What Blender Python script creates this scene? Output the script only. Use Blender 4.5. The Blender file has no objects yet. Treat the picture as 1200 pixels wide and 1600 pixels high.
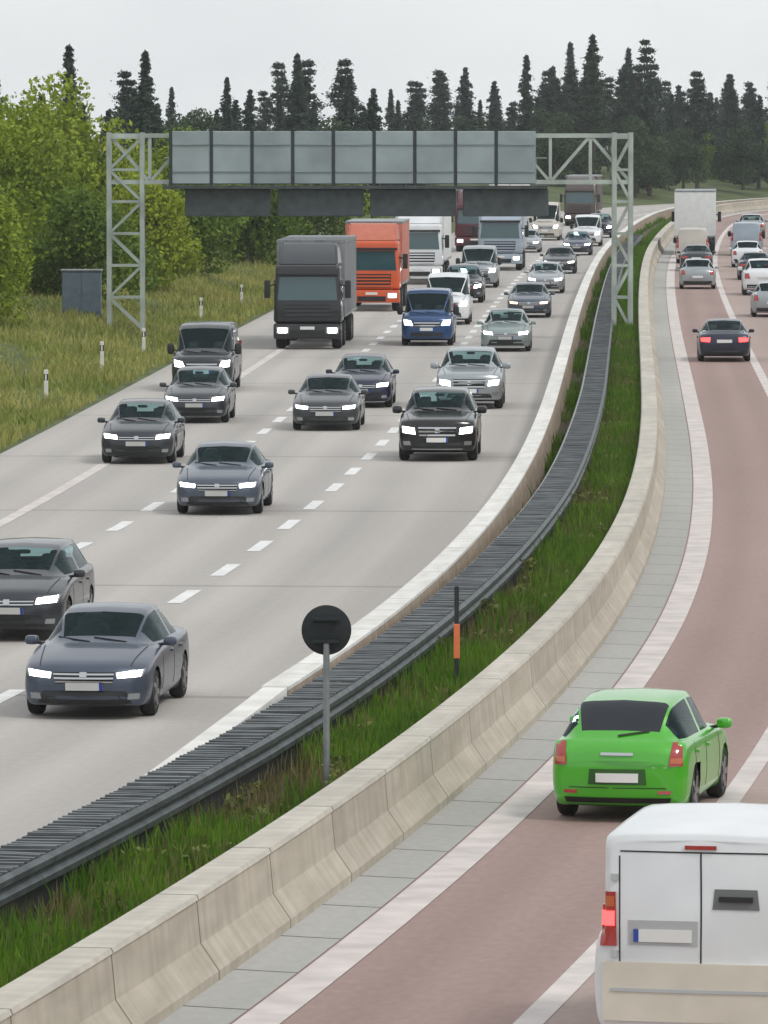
import bpy, bmesh, math, random
import numpy as np
from mathutils import Vector, Matrix
from mathutils.bvhtree import BVHTree

R = math.radians
random.seed(7)
rng = np.random.default_rng(7)
scn = bpy.context.scene
COL = scn.collection

# ------------------------------------------------------------------ camera, sky, sun, exposure
CAM_H = 8.3
FPX = 10000.0            # focal length in pixels of the 1200 x 1600 photograph
YH = 187.0               # horizon row
PITCH = math.atan((800 - YH) / FPX)
cam = bpy.data.objects.new('camera', bpy.data.cameras.new('camera'))
COL.objects.link(cam)
cam.location = (0, 0, CAM_H)
cam.rotation_euler = (math.pi / 2 - PITCH, 0, 0)
cam.data.sensor_fit = 'VERTICAL'
cam.data.sensor_height = 24.0
cam.data.lens = 24.0 * FPX / 1600.0
cam.data.clip_start = 1.0
cam.data.clip_end = 6000
scn.camera = cam

SUN_EL, SUN_AZ = R(50), R(128)     # azimuth measured from +Y towards +X
world = bpy.data.worlds.new('World')
scn.world = world
world.use_nodes = True
wn, wl = world.node_tree.nodes, world.node_tree.links
wn.clear()
w_out = wn.new('ShaderNodeOutputWorld')
w_bg = wn.new('ShaderNodeBackground')
w_bg.inputs['Strength'].default_value = 0.1
w_sky = wn.new('ShaderNodeTexSky')
w_sky.sky_type = 'NISHITA'
w_sky.sun_disc = False
w_sky.sun_elevation = SUN_EL
w_sky.sun_rotation = SUN_AZ
w_mix = wn.new('ShaderNodeMix'); w_mix.data_type = 'RGBA'
w_mix.inputs['Factor'].default_value = 0.94
w_tc = wn.new('ShaderNodeTexCoord')
w_map = wn.new('ShaderNodeMapping'); w_map.inputs['Scale'].default_value = (14, 14, 30)
w_noise = wn.new('ShaderNodeTexNoise'); w_noise.inputs['Scale'].default_value = 1.0
w_noise.inputs['Detail'].default_value = 4
w_ramp = wn.new('ShaderNodeValToRGB')
w_ramp.color_ramp.elements[0].position = 0.3
w_ramp.color_ramp.elements[0].color = (7.7, 8.0, 8.2, 1)
w_ramp.color_ramp.elements[1].position = 0.7
w_ramp.color_ramp.elements[1].color = (8.8, 9.0, 9.1, 1)
wl.new(w_tc.outputs['Generated'], w_map.inputs['Vector'])
wl.new(w_map.outputs['Vector'], w_noise.inputs['Vector'])
wl.new(w_noise.outputs['Fac'], w_ramp.inputs['Fac'])
wl.new(w_sky.outputs['Color'], w_mix.inputs[6])
wl.new(w_ramp.outputs['Color'], w_mix.inputs[7])
wl.new(w_mix.outputs[2], w_bg.inputs['Color'])
wl.new(w_bg.outputs[0], w_out.inputs['Surface'])

sun = bpy.data.objects.new('sun', bpy.data.lights.new('sun', 'SUN'))
COL.objects.link(sun)
sun.data.energy = 1.15
sun.data.angle = R(12)
sun.data.color = (1.0, 0.96, 0.9)
_sd = Vector((math.sin(SUN_AZ) * math.cos(SUN_EL), math.cos(SUN_AZ) * math.cos(SUN_EL), math.sin(SUN_EL)))
sun.rotation_euler = _sd.to_track_quat('Z', 'Y').to_euler()
sun.location = (40, 60, 120)

scn.view_settings.view_transform = 'Standard'
scn.view_settings.look = 'None'
scn.view_settings.exposure = 0.1
scn.view_settings.gamma = 1.0

# ------------------------------------------------------------------ materials
MATS = {}
def _new(name):
    m = bpy.data.materials.new(name); m.use_nodes = True
    return m, m.node_tree.nodes, m.node_tree.links, m.node_tree.nodes['Principled BSDF']

def mat(name, col, rough=0.6, metal=0.0, coat=0.0, noise=0.0, scale=3.0, spec=0.5, bump=0.0, col2=None, coord='Object'):
    """plain procedural material; `noise` mixes in a lighter or darker tone of the same colour"""
    if name in MATS: return MATS[name]
    m, n, l, p = _new(name)
    p.inputs['Roughness'].default_value = rough
    p.inputs['Metallic'].default_value = metal
    p.inputs['Coat Weight'].default_value = coat
    p.inputs['Coat Roughness'].default_value = 0.06
    p.inputs['Specular IOR Level'].default_value = spec
    p.inputs['Base Color'].default_value = (*col, 1)
    if noise or bump or col2:
        tc = n.new('ShaderNodeTexCoord')
        tx = n.new('ShaderNodeTexNoise'); tx.inputs['Scale'].default_value = scale; tx.inputs['Detail'].default_value = 6
        l.new(tc.outputs[coord], tx.inputs['Vector'])
        rp = n.new('ShaderNodeValToRGB')
        a = tuple(c * (1 - noise) for c in col); b = col2 or tuple(min(1, c * (1 + noise)) for c in col)
        rp.color_ramp.elements[0].position = .32; rp.color_ramp.elements[1].position = .68
        rp.color_ramp.elements[0].color = (*a, 1); rp.color_ramp.elements[1].color = (*b, 1)
        l.new(tx.outputs['Fac'], rp.inputs['Fac'])
        l.new(rp.outputs['Color'], p.inputs['Base Color'])
        if bump:
            bp = n.new('ShaderNodeBump'); bp.inputs['Strength'].default_value = bump; bp.inputs['Distance'].default_value = .02
            l.new(tx.outputs['Fac'], bp.inputs['Height']); l.new(bp.outputs['Normal'], p.inputs['Normal'])
    MATS[name] = m
    return m

def lamp(name, col, strength):
    if name in MATS: return MATS[name]
    m, n, l, p = _new(name)
    p.inputs['Base Color'].default_value = (*col, 1)
    p.inputs['Emission Color'].default_value = (*col, 1)
    p.inputs['Emission Strength'].default_value = strength
    MATS[name] = m
    return m

def road_mat(name, col, tone, joint_v=0.0, joint_u=None, track=0.06, lane_w=3.5, lane_o=0.0, joint_dark=0.6, joint_w=0.10, patch=.06, coarse=.12):
    """paving with UV in metres: u across, v along; big patches, long wheel-track wear, fine grain, joints"""
    m, n, l, p = _new(name)
    p.inputs['Roughness'].default_value = 0.8
    p.inputs['Specular IOR Level'].default_value = 0.3
    uv = n.new('ShaderNodeUVMap'); uv.uv_map = 'UVMap'
    sep = n.new('ShaderNodeSeparateXYZ'); l.new(uv.outputs[0], sep.inputs[0])
    def math_(op, a, b=None, clamp=False):
        k = n.new('ShaderNodeMath'); k.operation = op; k.use_clamp = clamp
        for i, v in enumerate((a, b)):
            if v is None: continue
            if isinstance(v, (int, float)): k.inputs[i].default_value = v
            else: l.new(v, k.inputs[i])
        return k.outputs[0]
    def noise_(sx, sy, detail=4):
        mp = n.new('ShaderNodeMapping'); mp.inputs['Scale'].default_value = (sx, sy, 1)
        l.new(uv.outputs[0], mp.inputs['Vector'])
        t = n.new('ShaderNodeTexNoise'); t.inputs['Scale'].default_value = 1; t.inputs['Detail'].default_value = detail
        l.new(mp.outputs[0], t.inputs['Vector']); return t.outputs['Fac']
    f = math_('MULTIPLY', math_('SUBTRACT', noise_(.16, .03), .5), patch * 4)
    f = math_('ADD', f, math_('MULTIPLY', math_('SUBTRACT', noise_(2.2, .012), .5), track * 3))
    f = math_('ADD', f, math_('MULTIPLY', math_('SUBTRACT', noise_(9, 4, 8), .5), coarse * 2.2))
    # wheel tracks: two per lane
    ph = math_('MULTIPLY', math_('ADD', sep.outputs[0], lane_o), 4 * math.pi / lane_w)
    f = math_('ADD', f, math_('MULTIPLY', math_('COSINE', ph), track))
    val = math_('ADD', f, 1.0)
    if joint_v:
        fr = math_('FRACT', math_('DIVIDE', sep.outputs[1], joint_v))
        j = math_('LESS_THAN', fr, joint_w / joint_v)
        val = math_('MULTIPLY', val, math_('SUBTRACT', 1.0, math_('MULTIPLY', j, joint_dark)))
    if joint_u:
        for u in joint_u:
            j = math_('LESS_THAN', math_('ABSOLUTE', math_('SUBTRACT', sep.outputs[0], u)), .018)
            val = math_('MULTIPLY', val, math_('SUBTRACT', 1.0, math_('MULTIPLY', j, .4)))
    rp = n.new('ShaderNodeMix'); rp.data_type = 'RGBA'
    rp.inputs[6].default_value = (*col, 1); rp.inputs[7].default_value = (*tone, 1)
    l.new(noise_(.5, .05), rp.inputs['Factor'])
    sc = n.new('ShaderNodeVectorMath'); sc.operation = 'SCALE'
    l.new(rp.outputs[2], sc.inputs[0]); l.new(val, sc.inputs['Scale'])
    l.new(sc.outputs[0], p.inputs['Base Color'])
    bp = n.new('ShaderNodeBump'); bp.inputs['Strength'].default_value = .25; bp.inputs['Distance'].default_value = .01
    l.new(noise_(40, 40, 3), bp.inputs['Height']); l.new(bp.outputs['Normal'], p.inputs['Normal'])
    MATS[name] = m
    return m

def leaf_mat(name, dark, light, scale=.6, fine=9.0, trans=.25):
    if name in MATS: return MATS[name]
    m, n, l, p = _new(name)
    p.inputs['Roughness'].default_value = .65
    p.inputs['Specular IOR Level'].default_value = .25
    tc = n.new('ShaderNodeTexCoord')
    t1 = n.new('ShaderNodeTexNoise'); t1.inputs['Scale'].default_value = scale; t1.inputs['Detail'].default_value = 3
    t2 = n.new('ShaderNodeTexNoise'); t2.inputs['Scale'].default_value = fine; t2.inputs['Detail'].default_value = 2
    inf = n.new('ShaderNodeObjectInfo')
    l.new(tc.outputs['Object'], t1.inputs['Vector']); l.new(tc.outputs['Object'], t2.inputs['Vector'])
    a = n.new('ShaderNodeMath'); a.operation = 'ADD'; l.new(t1.outputs['Fac'], a.inputs[0]); l.new(t2.outputs['Fac'], a.inputs[1])
    b = n.new('ShaderNodeMath'); b.operation = 'MULTIPLY_ADD'; b.inputs[1].default_value = .35; b.inputs[2].default_value = -.17
    l.new(inf.outputs['Random'], b.inputs[0])
    c = n.new('ShaderNodeMath'); c.operation = 'ADD'; l.new(a.outputs[0], c.inputs[0]); l.new(b.outputs[0], c.inputs[1])
    rp = n.new('ShaderNodeValToRGB'); rp.color_ramp.elements[0].position = .72; rp.color_ramp.elements[1].position = 1.0
    rp.color_ramp.elements[0].position = .36; rp.color_ramp.elements[1].position = .64
    h = n.new('ShaderNodeMath'); h.operation = 'MULTIPLY'; h.inputs[1].default_value = .5
    l.new(c.outputs[0], h.inputs[0]); l.new(h.outputs[0], rp.inputs['Fac'])
    rp.color_ramp.elements[0].color = (*dark, 1); rp.color_ramp.elements[1].color = (*light, 1)
    l.new(rp.outputs['Color'], p.inputs['Base Color'])
    if trans:
        tr = n.new('ShaderNodeBsdfTranslucent'); l.new(rp.outputs['Color'], tr.inputs['Color'])
        mx = n.new('ShaderNodeMixShader'); mx.inputs[0].default_value = trans
        l.new(p.outputs[0], mx.inputs[1]); l.new(tr.outputs[0], mx.inputs[2])
        l.new(mx.outputs[0], n['Material Output'].inputs['Surface'])
    MATS[name] = m
    return m

# ------------------------------------------------------------------ helpers
def prop(o, label=None, cat=None, group=None, kind=None):
    if label: o['label'] = label
    if cat: o['category'] = cat
    if group: o['group'] = group
    if kind: o['kind'] = kind
    return o

def link_mesh(name, verts, faces, m, parent=None, smooth=False, uvs=None):
    me = bpy.data.meshes.new(name)
    me.from_pydata([tuple(v) for v in verts], [], [tuple(int(i) for i in f) for f in faces])
    if uvs is not None:
        ul = me.uv_layers.new(name='UVMap')
        idx = np.empty(len(me.loops), dtype=np.int32); me.loops.foreach_get('vertex_index', idx)
        ul.data.foreach_set('uv', np.asarray(uvs, dtype=np.float32)[idx].ravel())
    me.materials.append(m)
    me.update()
    if smooth: me.shade_smooth()
    o = bpy.data.objects.new(name, me); COL.objects.link(o)
    if parent: o.parent = parent
    return o

def link_bm(name, bm, m, parent=None, smooth=False, angle=None):
    bmesh.ops.recalc_face_normals(bm, faces=bm.faces)
    me = bpy.data.meshes.new(name); bm.to_mesh(me); bm.free()
    me.materials.append(m)
    if smooth or angle:
        me.shade_smooth()
        if angle: me.set_sharp_from_angle(angle=R(angle))
    o = bpy.data.objects.new(name, me); COL.objects.link(o)
    if parent: o.parent = parent
    return o

def empty(name, loc, rz=0.0):
    o = bpy.data.objects.new(name, None); COL.objects.link(o)
    o.location = loc; o.rotation_euler = (0, 0, rz); o.empty_display_size = .3
    return o

def box(bm, x0, x1, y0, y1, z0, z1, bev=0.0, seg=2):
    r = bmesh.ops.create_cube(bm, size=1.0, matrix=Matrix.Translation(((x0+x1)/2, (y0+y1)/2, (z0+z1)/2)) @ Matrix.Diagonal((x1-x0, y1-y0, z1-z0, 1)))
    vs = r['verts']
    if bev:
        es = list({e for v in vs for e in v.link_edges})
        bmesh.ops.bevel(bm, geom=es, offset=bev, segments=seg, affect='EDGES', profile=.6)
    return vs

def bar(bm, a, b, r=.03, n=6):
    a, b = Vector(a), Vector(b); d = b - a
    if d.length < 1e-6: return
    q = d.to_track_quat('Z', 'Y').to_matrix().to_4x4()
    bmesh.ops.create_cone(bm, cap_ends=True, segments=n, radius1=r, radius2=r, depth=d.length,
                          matrix=Matrix.Translation((a + b) / 2) @ q)

def beam_(bm, a, b, w, h):
    a, b = Vector(a), Vector(b); d = b - a
    q = d.to_track_quat('X', 'Z').to_matrix().to_4x4()
    bmesh.ops.create_cube(bm, size=1.0, matrix=Matrix.Translation((a + b) / 2) @ q @ Matrix.Diagonal((d.length, w, h, 1)))

def lathe(bm, prof, axis='Y', n=28, center=(0, 0, 0)):
    """prof: (radius, offset along axis)"""
    rings = []
    for r, t in prof:
        ring = []
        for k in range(n):
            a = 2 * math.pi * k / n
            if axis == 'Y': v = (r * math.cos(a), t, r * math.sin(a))
            elif axis == 'Z': v = (r * math.cos(a), r * math.sin(a), t)
            else: v = (t, r * math.cos(a), r * math.sin(a))
            ring.append(bm.verts.new(Vector(v) + Vector(center)))
        rings.append(ring)
    for p, q in zip(rings, rings[1:]):
        for k in range(n):
            bm.faces.new((p[k], p[(k+1) % n], q[(k+1) % n], q[k]))
    if prof[0][0] > 1e-4: bm.faces.new(rings[0])
    if prof[-1][0] > 1e-4: bm.faces.new(rings[-1][::-1])

def sphere_box(center, size, e=.55, nu=16, nv=10):
    """a superellipsoid: soft rounded block"""
    vs, fs = [], []
    sg = lambda c, p: math.copysign(abs(c) ** p, c)
    for i in range(nv + 1):
        th = -math.pi / 2 + math.pi * i / nv
        for j in range(nu):
            ph = 2 * math.pi * j / nu
            vs.append((center[0] + size[0] / 2 * sg(math.cos(th), e) * sg(math.cos(ph), e),
                       center[1] + size[1] / 2 * sg(math.cos(th), e) * sg(math.sin(ph), e),
                       center[2] + size[2] / 2 * sg(math.sin(th), e)))
    for i in range(nv):
        for j in range(nu):
            fs.append((i*nu+j, i*nu+(j+1) % nu, (i+1)*nu+(j+1) % nu, (i+1)*nu+j))
    return vs, fs

def children(o):
    return KIDS.get(o.name, [])
KIDS = {}
def index_children():
    KIDS.clear()
    for o in COL.objects:
        if o.parent: KIDS.setdefault(o.parent.name, []).append(o)

def copy_tree(o, parent=None, swap=None):
    c = o.copy(); COL.objects.link(c); c.parent = parent
    if swap and o.type == 'MESH':
        for i, sl in enumerate(c.material_slots):
            if sl.material and sl.material.name in swap:
                new_m = swap[sl.material.name]; sl.link = 'OBJECT'; sl.material = new_m
    for ch in children(o): copy_tree(ch, c, swap)
    return c

# ------------------------------------------------------------------ the road's course: left barrier as reference line
_S = [(0,.20),(50,.180),(65,.157),(80,.130),(95,.103),(110,.078),(130,.057),(150,.0455),(175,.039),(220,.038),(300,.042),
      (350,.047),(400,.056),(450,.062),(510,.075),(560,.13),(620,.27),(700,.50),(1000,.9)]
_Y = np.arange(-60, 1201, 1.0)
_s = np.interp(_Y, *zip(*_S))
_X = np.concatenate([[0], np.cumsum((_s[1:] + _s[:-1]) / 2)])
_X += 2.45 - np.interp(132, _Y, _X)
_A = np.concatenate([[0], np.cumsum(np.hypot(np.diff(_X), np.diff(_Y)))])
def slope(D): return float(np.interp(D, _Y, _s))
def lx(D): return float(np.interp(D, _Y, _X))
def arc(D): return float(np.interp(D, _Y, _A))
def off(D, o, z=0.0):
    s = slope(D); n = math.hypot(s, 1)
    return Vector((lx(D) + o / n, D - o * s / n, z))
def steps(D0, D1):
    out = [D0]
    while out[-1] < D1: out.append(min(D1, out[-1] + (1.0 if out[-1] < 120 else 2.0 if out[-1] < 260 else 5.0)))
    return out
def sweep(name, prof, D0, D1, m, parent=None, closed=False, caps=False, lift=None, shift=None):
    Ds = steps(D0, D1); vs, fs, uv = [], [], []
    k = len(prof)
    u = [0.0]
    for a, b in zip(prof, prof[1:]): u.append(u[-1] + math.hypot(b[0]-a[0], b[1]-a[1]))
    flat = all(abs(p[1] - prof[0][1]) < .01 for p in prof)
    for D in Ds:
        for i, (o, z) in enumerate(prof):
            vs.append(off(D, o + (shift(D) if shift else 0), z + (lift(D, o) if lift else 0)))
            uv.append((o if flat else u[i], arc(D)))
    for i in range(len(Ds) - 1):
        for j in range(k if closed else k - 1):
            a, b = i*k + j, i*k + (j+1) % k
            fs.append((a, b, b + k, a + k))
    if caps:
        fs.append(tuple(range(k))[::-1]); fs.append(tuple(range((len(Ds)-1)*k, len(Ds)*k)))
    o = link_mesh(name, vs, fs, m, parent, uvs=uv)
    bm = bmesh.new(); bm.from_mesh(o.data); bmesh.ops.recalc_face_normals(bm, faces=bm.faces)
    if not closed:
        if sum(f.normal.z for f in bm.faces) < 0: bmesh.ops.reverse_faces(bm, faces=bm.faces)
    bm.to_mesh(o.data); bm.free()
    return o
def at(px, py, z=0.0):
    """the point of height z seen at a pixel of the photograph"""
    d = Vector(((px - 600) / FPX, 1.0, -(py - 800) / FPX))
    c, s = math.cos(PITCH), math.sin(PITCH)
    d = Vector((d.x, d.y * c + d.z * s, -d.y * s + d.z * c))
    t = (z - CAM_H) / d.z
    return Vector((0, 0, CAM_H)) + d * t

# offsets from the left barrier's road face (metres, right positive)
O_SH, O_EDGE, O_L2, O_L1 = -13.3, -10.3, -7.15, -3.85
O_G0, O_G1 = .0, .60              # slatted guardrail, plus its own drift away from the wall
def gs(D): return float(np.interp(D, [55, 62, 70, 78, 86, 96, 106, 134, 180, 260], [.0, .08, .24, .38, .46, .52, .60, .82, .98, 1.02]))
O_RB = 2.62                       # right barrier
O_GUT0, O_GUT1 = 3.22, 3.86       # concrete gutter
O_RE, O_RL, O_R2 = 4.32, 6.55, 10.2
NEAR, FAR = 30, 900

# ------------------------------------------------------------------ the setting
concrete_road = road_mat('pale_concrete_road', (.415, .39, .365), (.44, .415, .39), joint_v=22.0, lane_o=3.85, joint_dark=.25, joint_w=.35, track=.065, patch=.11, coarse=.11)
red_road = road_mat('reddish_asphalt', (.30, .208, .184), (.345, .245, .222), track=.055, lane_w=2.3, lane_o=-4.3, patch=.11, coarse=.17)
pale_lane = road_mat('pale_reddish_asphalt', (.345, .262, .235), (.385, .30, .268), track=.04, lane_w=3.4, lane_o=-6.85, patch=.07, coarse=.14)
gutter_m = road_mat('gutter_concrete', (.36, .355, .335), (.44, .435, .41), joint_v=2.6, joint_dark=.7, joint_w=.06, track=.05, patch=.13, coarse=.12)
paint_white = mat('road_paint', (.74, .74, .73), .7, noise=.10, scale=2.2, coord='Object')
paint_worn = mat('worn_road_paint', (.60, .545, .52), .75, noise=.14, scale=1.6)
soil = mat('median_soil', (.095, .07, .046), .95, noise=.45, scale=1.3, bump=.4)
earth = mat('verge_earth', (.075, .10, .028), .95, noise=.35, scale=.35, bump=.3)
wide_ground = mat('meadow', (.06, .085, .025), .95, noise=.35, scale=.05)

gnd = link_mesh('ground', [(-1400, -180, -.12), (1400, -180, -.12), (1400, 2000, -.12), (-1400, 2000, -.12)], [(0, 1, 2, 3)], wide_ground)
prop(gnd, kind='structure')
prop(sweep('motorway_road', [(O_SH, 0), (O_EDGE, .0), (O_L2, .0), (O_L1, .0), (.05, 0)], NEAR, FAR, concrete_road), kind='structure')
prop(sweep('contraflow_road', [(O_GUT1 - .02, 0), (5.4, .0), (O_RL, 0)], NEAR, FAR, red_road), kind='structure')
prop(sweep('contraflow_outer_lane', [(O_RL, 0.0), (O_R2, 0)], NEAR, FAR, pale_lane), kind='structure')
prop(sweep('gutter', [(3.15, .03), (O_GUT0 + .45, .012), (O_GUT1, .006)], NEAR, FAR, gutter_m), kind='structure')
prop(sweep('edge_line', [(O_GUT1 + .03, .008), (O_RE, .008)], NEAR, FAR, paint_worn), kind='structure')
prop(sweep('lane_divider_line', [(O_RL - .12, .006), (O_RL + .16, .006)], NEAR, FAR, paint_worn), kind='structure')
prop(sweep('shoulder_line', [(O_EDGE - .14, .006), (O_EDGE + .14, .006)], NEAR, FAR, paint_worn), kind='structure')

def dashes(name, oo, w, phase, pitch, ln, D0, D1):
    vs, fs = [], []
    a0, a1 = arc(D0), arc(D1)
    a = a0 + phase
    while a < a1:
        ds = [float(np.interp(a + ln * t / 3, _A, _Y)) for t in range(4)]
        b = len(vs)
        for D in ds:
            o = oo(D)
            vs += [off(D, o - w/2, .006), off(D, o + w/2, .006)]
        for t in range(3): fs.append((b+2*t, b+2*t+1, b+2*t+3, b+2*t+2))
        a += pitch
    ob = link_mesh(name, vs, fs, paint_white); prop(ob, kind='structure')
# dash positions follow the photograph: first-line dashes centred near 110.7 m + 6.67 m each
l1 = lambda D: float(np.interp(D, [60, 90, 111, 135, 160, 200], [-4.9, -4.75, -4.55, -4.3, -4.05, -3.85]))
l2 = lambda D: float(np.interp(D, [60, 110, 123, 130, 165, 220], [-8.3, -8.1, -7.95, -7.75, -7.45, -7.2]))
dashes('lane_dashes', l1, .26, (arc(110.9) - arc(40)) % 6.68 - 1.55, 6.68, 3.1, 40, 800)
dashes('lane_dashes', l2, .26, (arc(130.2) - arc(40)) % 6.68 - 1.55, 6.68, 3.1, 40, 800)

# terrain strips beside and between the carriageways
def bank_lift(D, o):
    return .10 * math.sin(D * .11 + o) + .07 * math.sin(D * .31 + o * 2.3)
prop(sweep('left_verge', [(O_SH + .02, -.01), (-14.4, .02), (-16.5, .25), (-20, .8), (-26, 1.6), (-45, 2.2), (-120, 2.2)], NEAR, FAR, earth,
           lift=lambda D, o: bank_lift(D, o) if o < -14 else 0), kind='structure')
prop(sweep('median_ground', [(.25, .10), (.8, .14), (1.6, .26), (2.2, .30), (2.66, .30)], NEAR, FAR, soil,
           lift=lambda D, o: .03 * math.sin(D * 1.7 + o * 5) if .5 < o < 2.5 else 0), kind='structure')
prop(sweep('right_verge', [(O_R2 - .01, -.004), (O_R2 + 1, .0), (O_R2 + 4, .3), (O_R2 + 14, 1.0), (O_R2 + 120, 1.4)], NEAR, FAR, earth,
           lift=lambda D, o: bank_lift(D, o) if o > O_R2 + 2 else 0), kind='structure')

# ------------------------------------------------------------------ barriers
def barrier_mat(name, col, seam, dirt):
    m, n, l, p = _new(name)
    p.inputs['Roughness'].default_value = .85
    p.inputs['Specular IOR Level'].default_value = .25
    uv = n.new('ShaderNodeUVMap'); uv.uv_map = 'UVMap'
    sep = n.new('ShaderNodeSeparateXYZ'); l.new(uv.outputs[0], sep.inputs[0])
    mp = n.new('ShaderNodeMapping'); mp.inputs['Scale'].default_value = (2.0, .35, 1); l.new(uv.outputs[0], mp.inputs[0])
    t = n.new('ShaderNodeTexNoise'); t.inputs['Scale'].default_value = 2.0; t.inputs['Detail'].default_value = 7; l.new(mp.outputs[0], t.inputs[0])
    mp2 = n.new('ShaderNodeMapping'); mp2.inputs['Scale'].default_value = (.35, 2.6, 1); l.new(uv.outputs[0], mp2.inputs[0])
    t2 = n.new('ShaderNodeTexNoise'); t2.inputs['Scale'].default_value = 1.5; t2.inputs['Detail'].default_value = 5; l.new(mp2.outputs[0], t2.inputs[0])
    mx = n.new('ShaderNodeMath'); mx.operation = 'MULTIPLY'; l.new(t.outputs['Fac'], mx.inputs[0]); l.new(t2.outputs['Fac'], mx.inputs[1])
    rp = n.new('ShaderNodeValToRGB'); rp.color_ramp.elements[0].position = .14; rp.color_ramp.elements[1].position = .36
    rp.color_ramp.elements[0].color = (*dirt, 1); rp.color_ramp.elements[1].color = (*col, 1)
    l.new(mx.outputs[0], rp.inputs['Fac'])
    d = n.new('ShaderNodeMath'); d.operation = 'DIVIDE'; d.inputs[1].default_value = seam; l.new(sep.outputs[1], d.inputs[0])
    fr = n.new('ShaderNodeMath'); fr.operation = 'FRACT'; l.new(d.outputs[0], fr.inputs[0])
    lt = n.new('ShaderNodeMath'); lt.operation = 'LESS_THAN'; lt.inputs[1].default_value = .045 / seam; l.new(fr.outputs[0], lt.inputs[0])
    mm = n.new('ShaderNodeMix'); mm.data_type = 'RGBA'; mm.inputs[7].default_value = (*[c * .32 for c in col], 1)
    fl = n.new('ShaderNodeMath'); fl.operation = 'FLOOR'; l.new(d.outputs[0], fl.inputs[0])
    wnz = n.new('ShaderNodeTexWhiteNoise'); wnz.noise_dimensions = '1D'; l.new(fl.outputs[0], wnz.inputs['W'])
    sc_ = n.new('ShaderNodeMath'); sc_.operation = 'MULTIPLY_ADD'; sc_.inputs[1].default_value = .16; sc_.inputs[2].default_value = .92; l.new(wnz.outputs['Value'], sc_.inputs[0])
    sv = n.new('ShaderNodeVectorMath'); sv.operation = 'SCALE'; l.new(rp.outputs[0], sv.inputs[0]); l.new(sc_.outputs[0], sv.inputs['Scale'])
    l.new(lt.outputs[0], mm.inputs['Factor']); l.new(sv.outputs[0], mm.inputs[6])
    l.new(mm.outputs[2], p.inputs['Base Color'])
    bp = n.new('ShaderNodeBump'); bp.inputs['Strength'].default_value = .3; bp.inputs['Distance'].default_value = .02
    l.new(t.outputs['Fac'], bp.inputs['Height']); l.new(bp.outputs[0], p.inputs['Normal'])
    MATS[name] = m
    return m
tan_conc = barrier_mat('tan_concrete', (.43, .355, .275), 6.0, (.30, .235, .175))
grey_conc = barrier_mat('cream_concrete', (.50, .45, .375), 4.0, (.385, .345, .28))
cap_conc = barrier_mat('pale_cap_concrete', (.56, .525, .46), 4.0, (.44, .41, .36))
cap_white = barrier_mat('white_cap_paint', (.78, .77, .74), 6.0, (.62, .60, .56))

LB0, LB1 = 84, 700      # the concrete wall starts here; nearer, only the steel guardrail continues
def lb_lift(D, o):
    return 0
lb = sweep('concrete_barrier', [(.0, -.02), (.03, .80), (.35, .80), (.40, .30), (.46, -.02)], LB0, LB1, tan_conc, closed=True, caps=True)
prop(lb, 'long tan concrete barrier with a white top running beside the oncoming lanes', 'barrier')
sweep('barrier_cap', [(-.01, .803), (-.01, .85), (.36, .85), (.36, .803)], LB0, LB1, cap_white, lb, closed=True, caps=True)
# sloping end piece where the wall starts
bm = bmesh.new()
def ramp(bm, D0, D1, z0, z1, oa, ob):
    n = 8; rings = []
    for k in range(n + 1):
        t = k / n; D = D0 + (D1 - D0) * t; o0, o1 = oa[0] + (ob[0]-oa[0])*t, oa[1] + (ob[1]-oa[1])*t; z = z0 + (z1 - z0) * t ** .8
        rings.append([bm.verts.new(p) for p in (off(D, o0, -.02), off(D, o1, -.02), off(D, o1, z), off(D, o0, z))])
    for p, q in zip(rings, rings[1:]):
        for i in range(4): bm.faces.new((p[i], p[(i+1) % 4], q[(i+1) % 4], q[i]))
    bm.faces.new(rings[0]); bm.faces.new(rings[-1])
ramp(bm, 62, LB0 - .003, .04, .84, (-.22, .0), (.02, .34))
link_bm('terminal_ramp', bm, mat('ramp_paint', (.70, .69, .66), .85, noise=.12, scale=1.5), lb)

rb = sweep('concrete_barrier', [(O_RB, -.05), (O_RB + .05, .80), (O_RB + .40, .80), (O_RB + .44, .38), (O_RB + .62, .12), (O_RB + .62, -.05)], NEAR, 800, grey_conc, closed=True, caps=True)
prop(rb, 'wide cream concrete barrier between the grass median and the reddish carriageway', 'barrier')
sweep('barrier_cap', [(O_RB - .005, .803), (O_RB + .02, .85), (O_RB + .40, .85), (O_RB + .42, .803)], NEAR, 800, cap_conc, rb, closed=True, caps=True)

# steel guardrail with slatted top along the median
steel_dark = mat('weathered_steel', (.085, .10, .105), .5, .55, noise=.35, scale=3)
steel_light = mat('galvanised_steel', (.28, .30, .31), .4, .7, noise=.2, scale=4)
steel_slat = mat('slat_steel', (.15, .165, .172), .5, .5, noise=.35, scale=2)
rail_shade = mat('under_rail_shade', (.03, .034, .036), .7, .2, noise=.3, scale=5)  # near-black colour that paints the shade below the outer rail
gr = empty('steel_guardrail', off(60, (O_G0 + O_G1) / 2, 0))
gr_inv = Matrix.Translation(-gr.location)
prop(gr, 'dark steel guardrail with a ladder-like slatted top along the grass median', 'guardrail')
def reloc(o):
    o.data.transform(gr_inv); return o
def w_prof(o, z, s=1, h=.31):
    return [(o, z), (o + .05*s, z + .04), (o + .05*s, z + .10), (o, z + .14), (o, z + .17), (o + .05*s, z + .21), (o + .05*s, z + .27), (o, z + h),
            (o - .008*s, z + h), (o - .008*s, z)]
G0, G1 = 34, 420
reloc(sweep('inner_rail', w_prof(O_G0, .47, -1), G0, G1, steel_light, gr, closed=True, caps=True, shift=gs))
reloc(sweep('outer_rail', w_prof(O_G1, .47, 1), G0, G1, steel_dark, gr, closed=True, caps=True, shift=gs))
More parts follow.
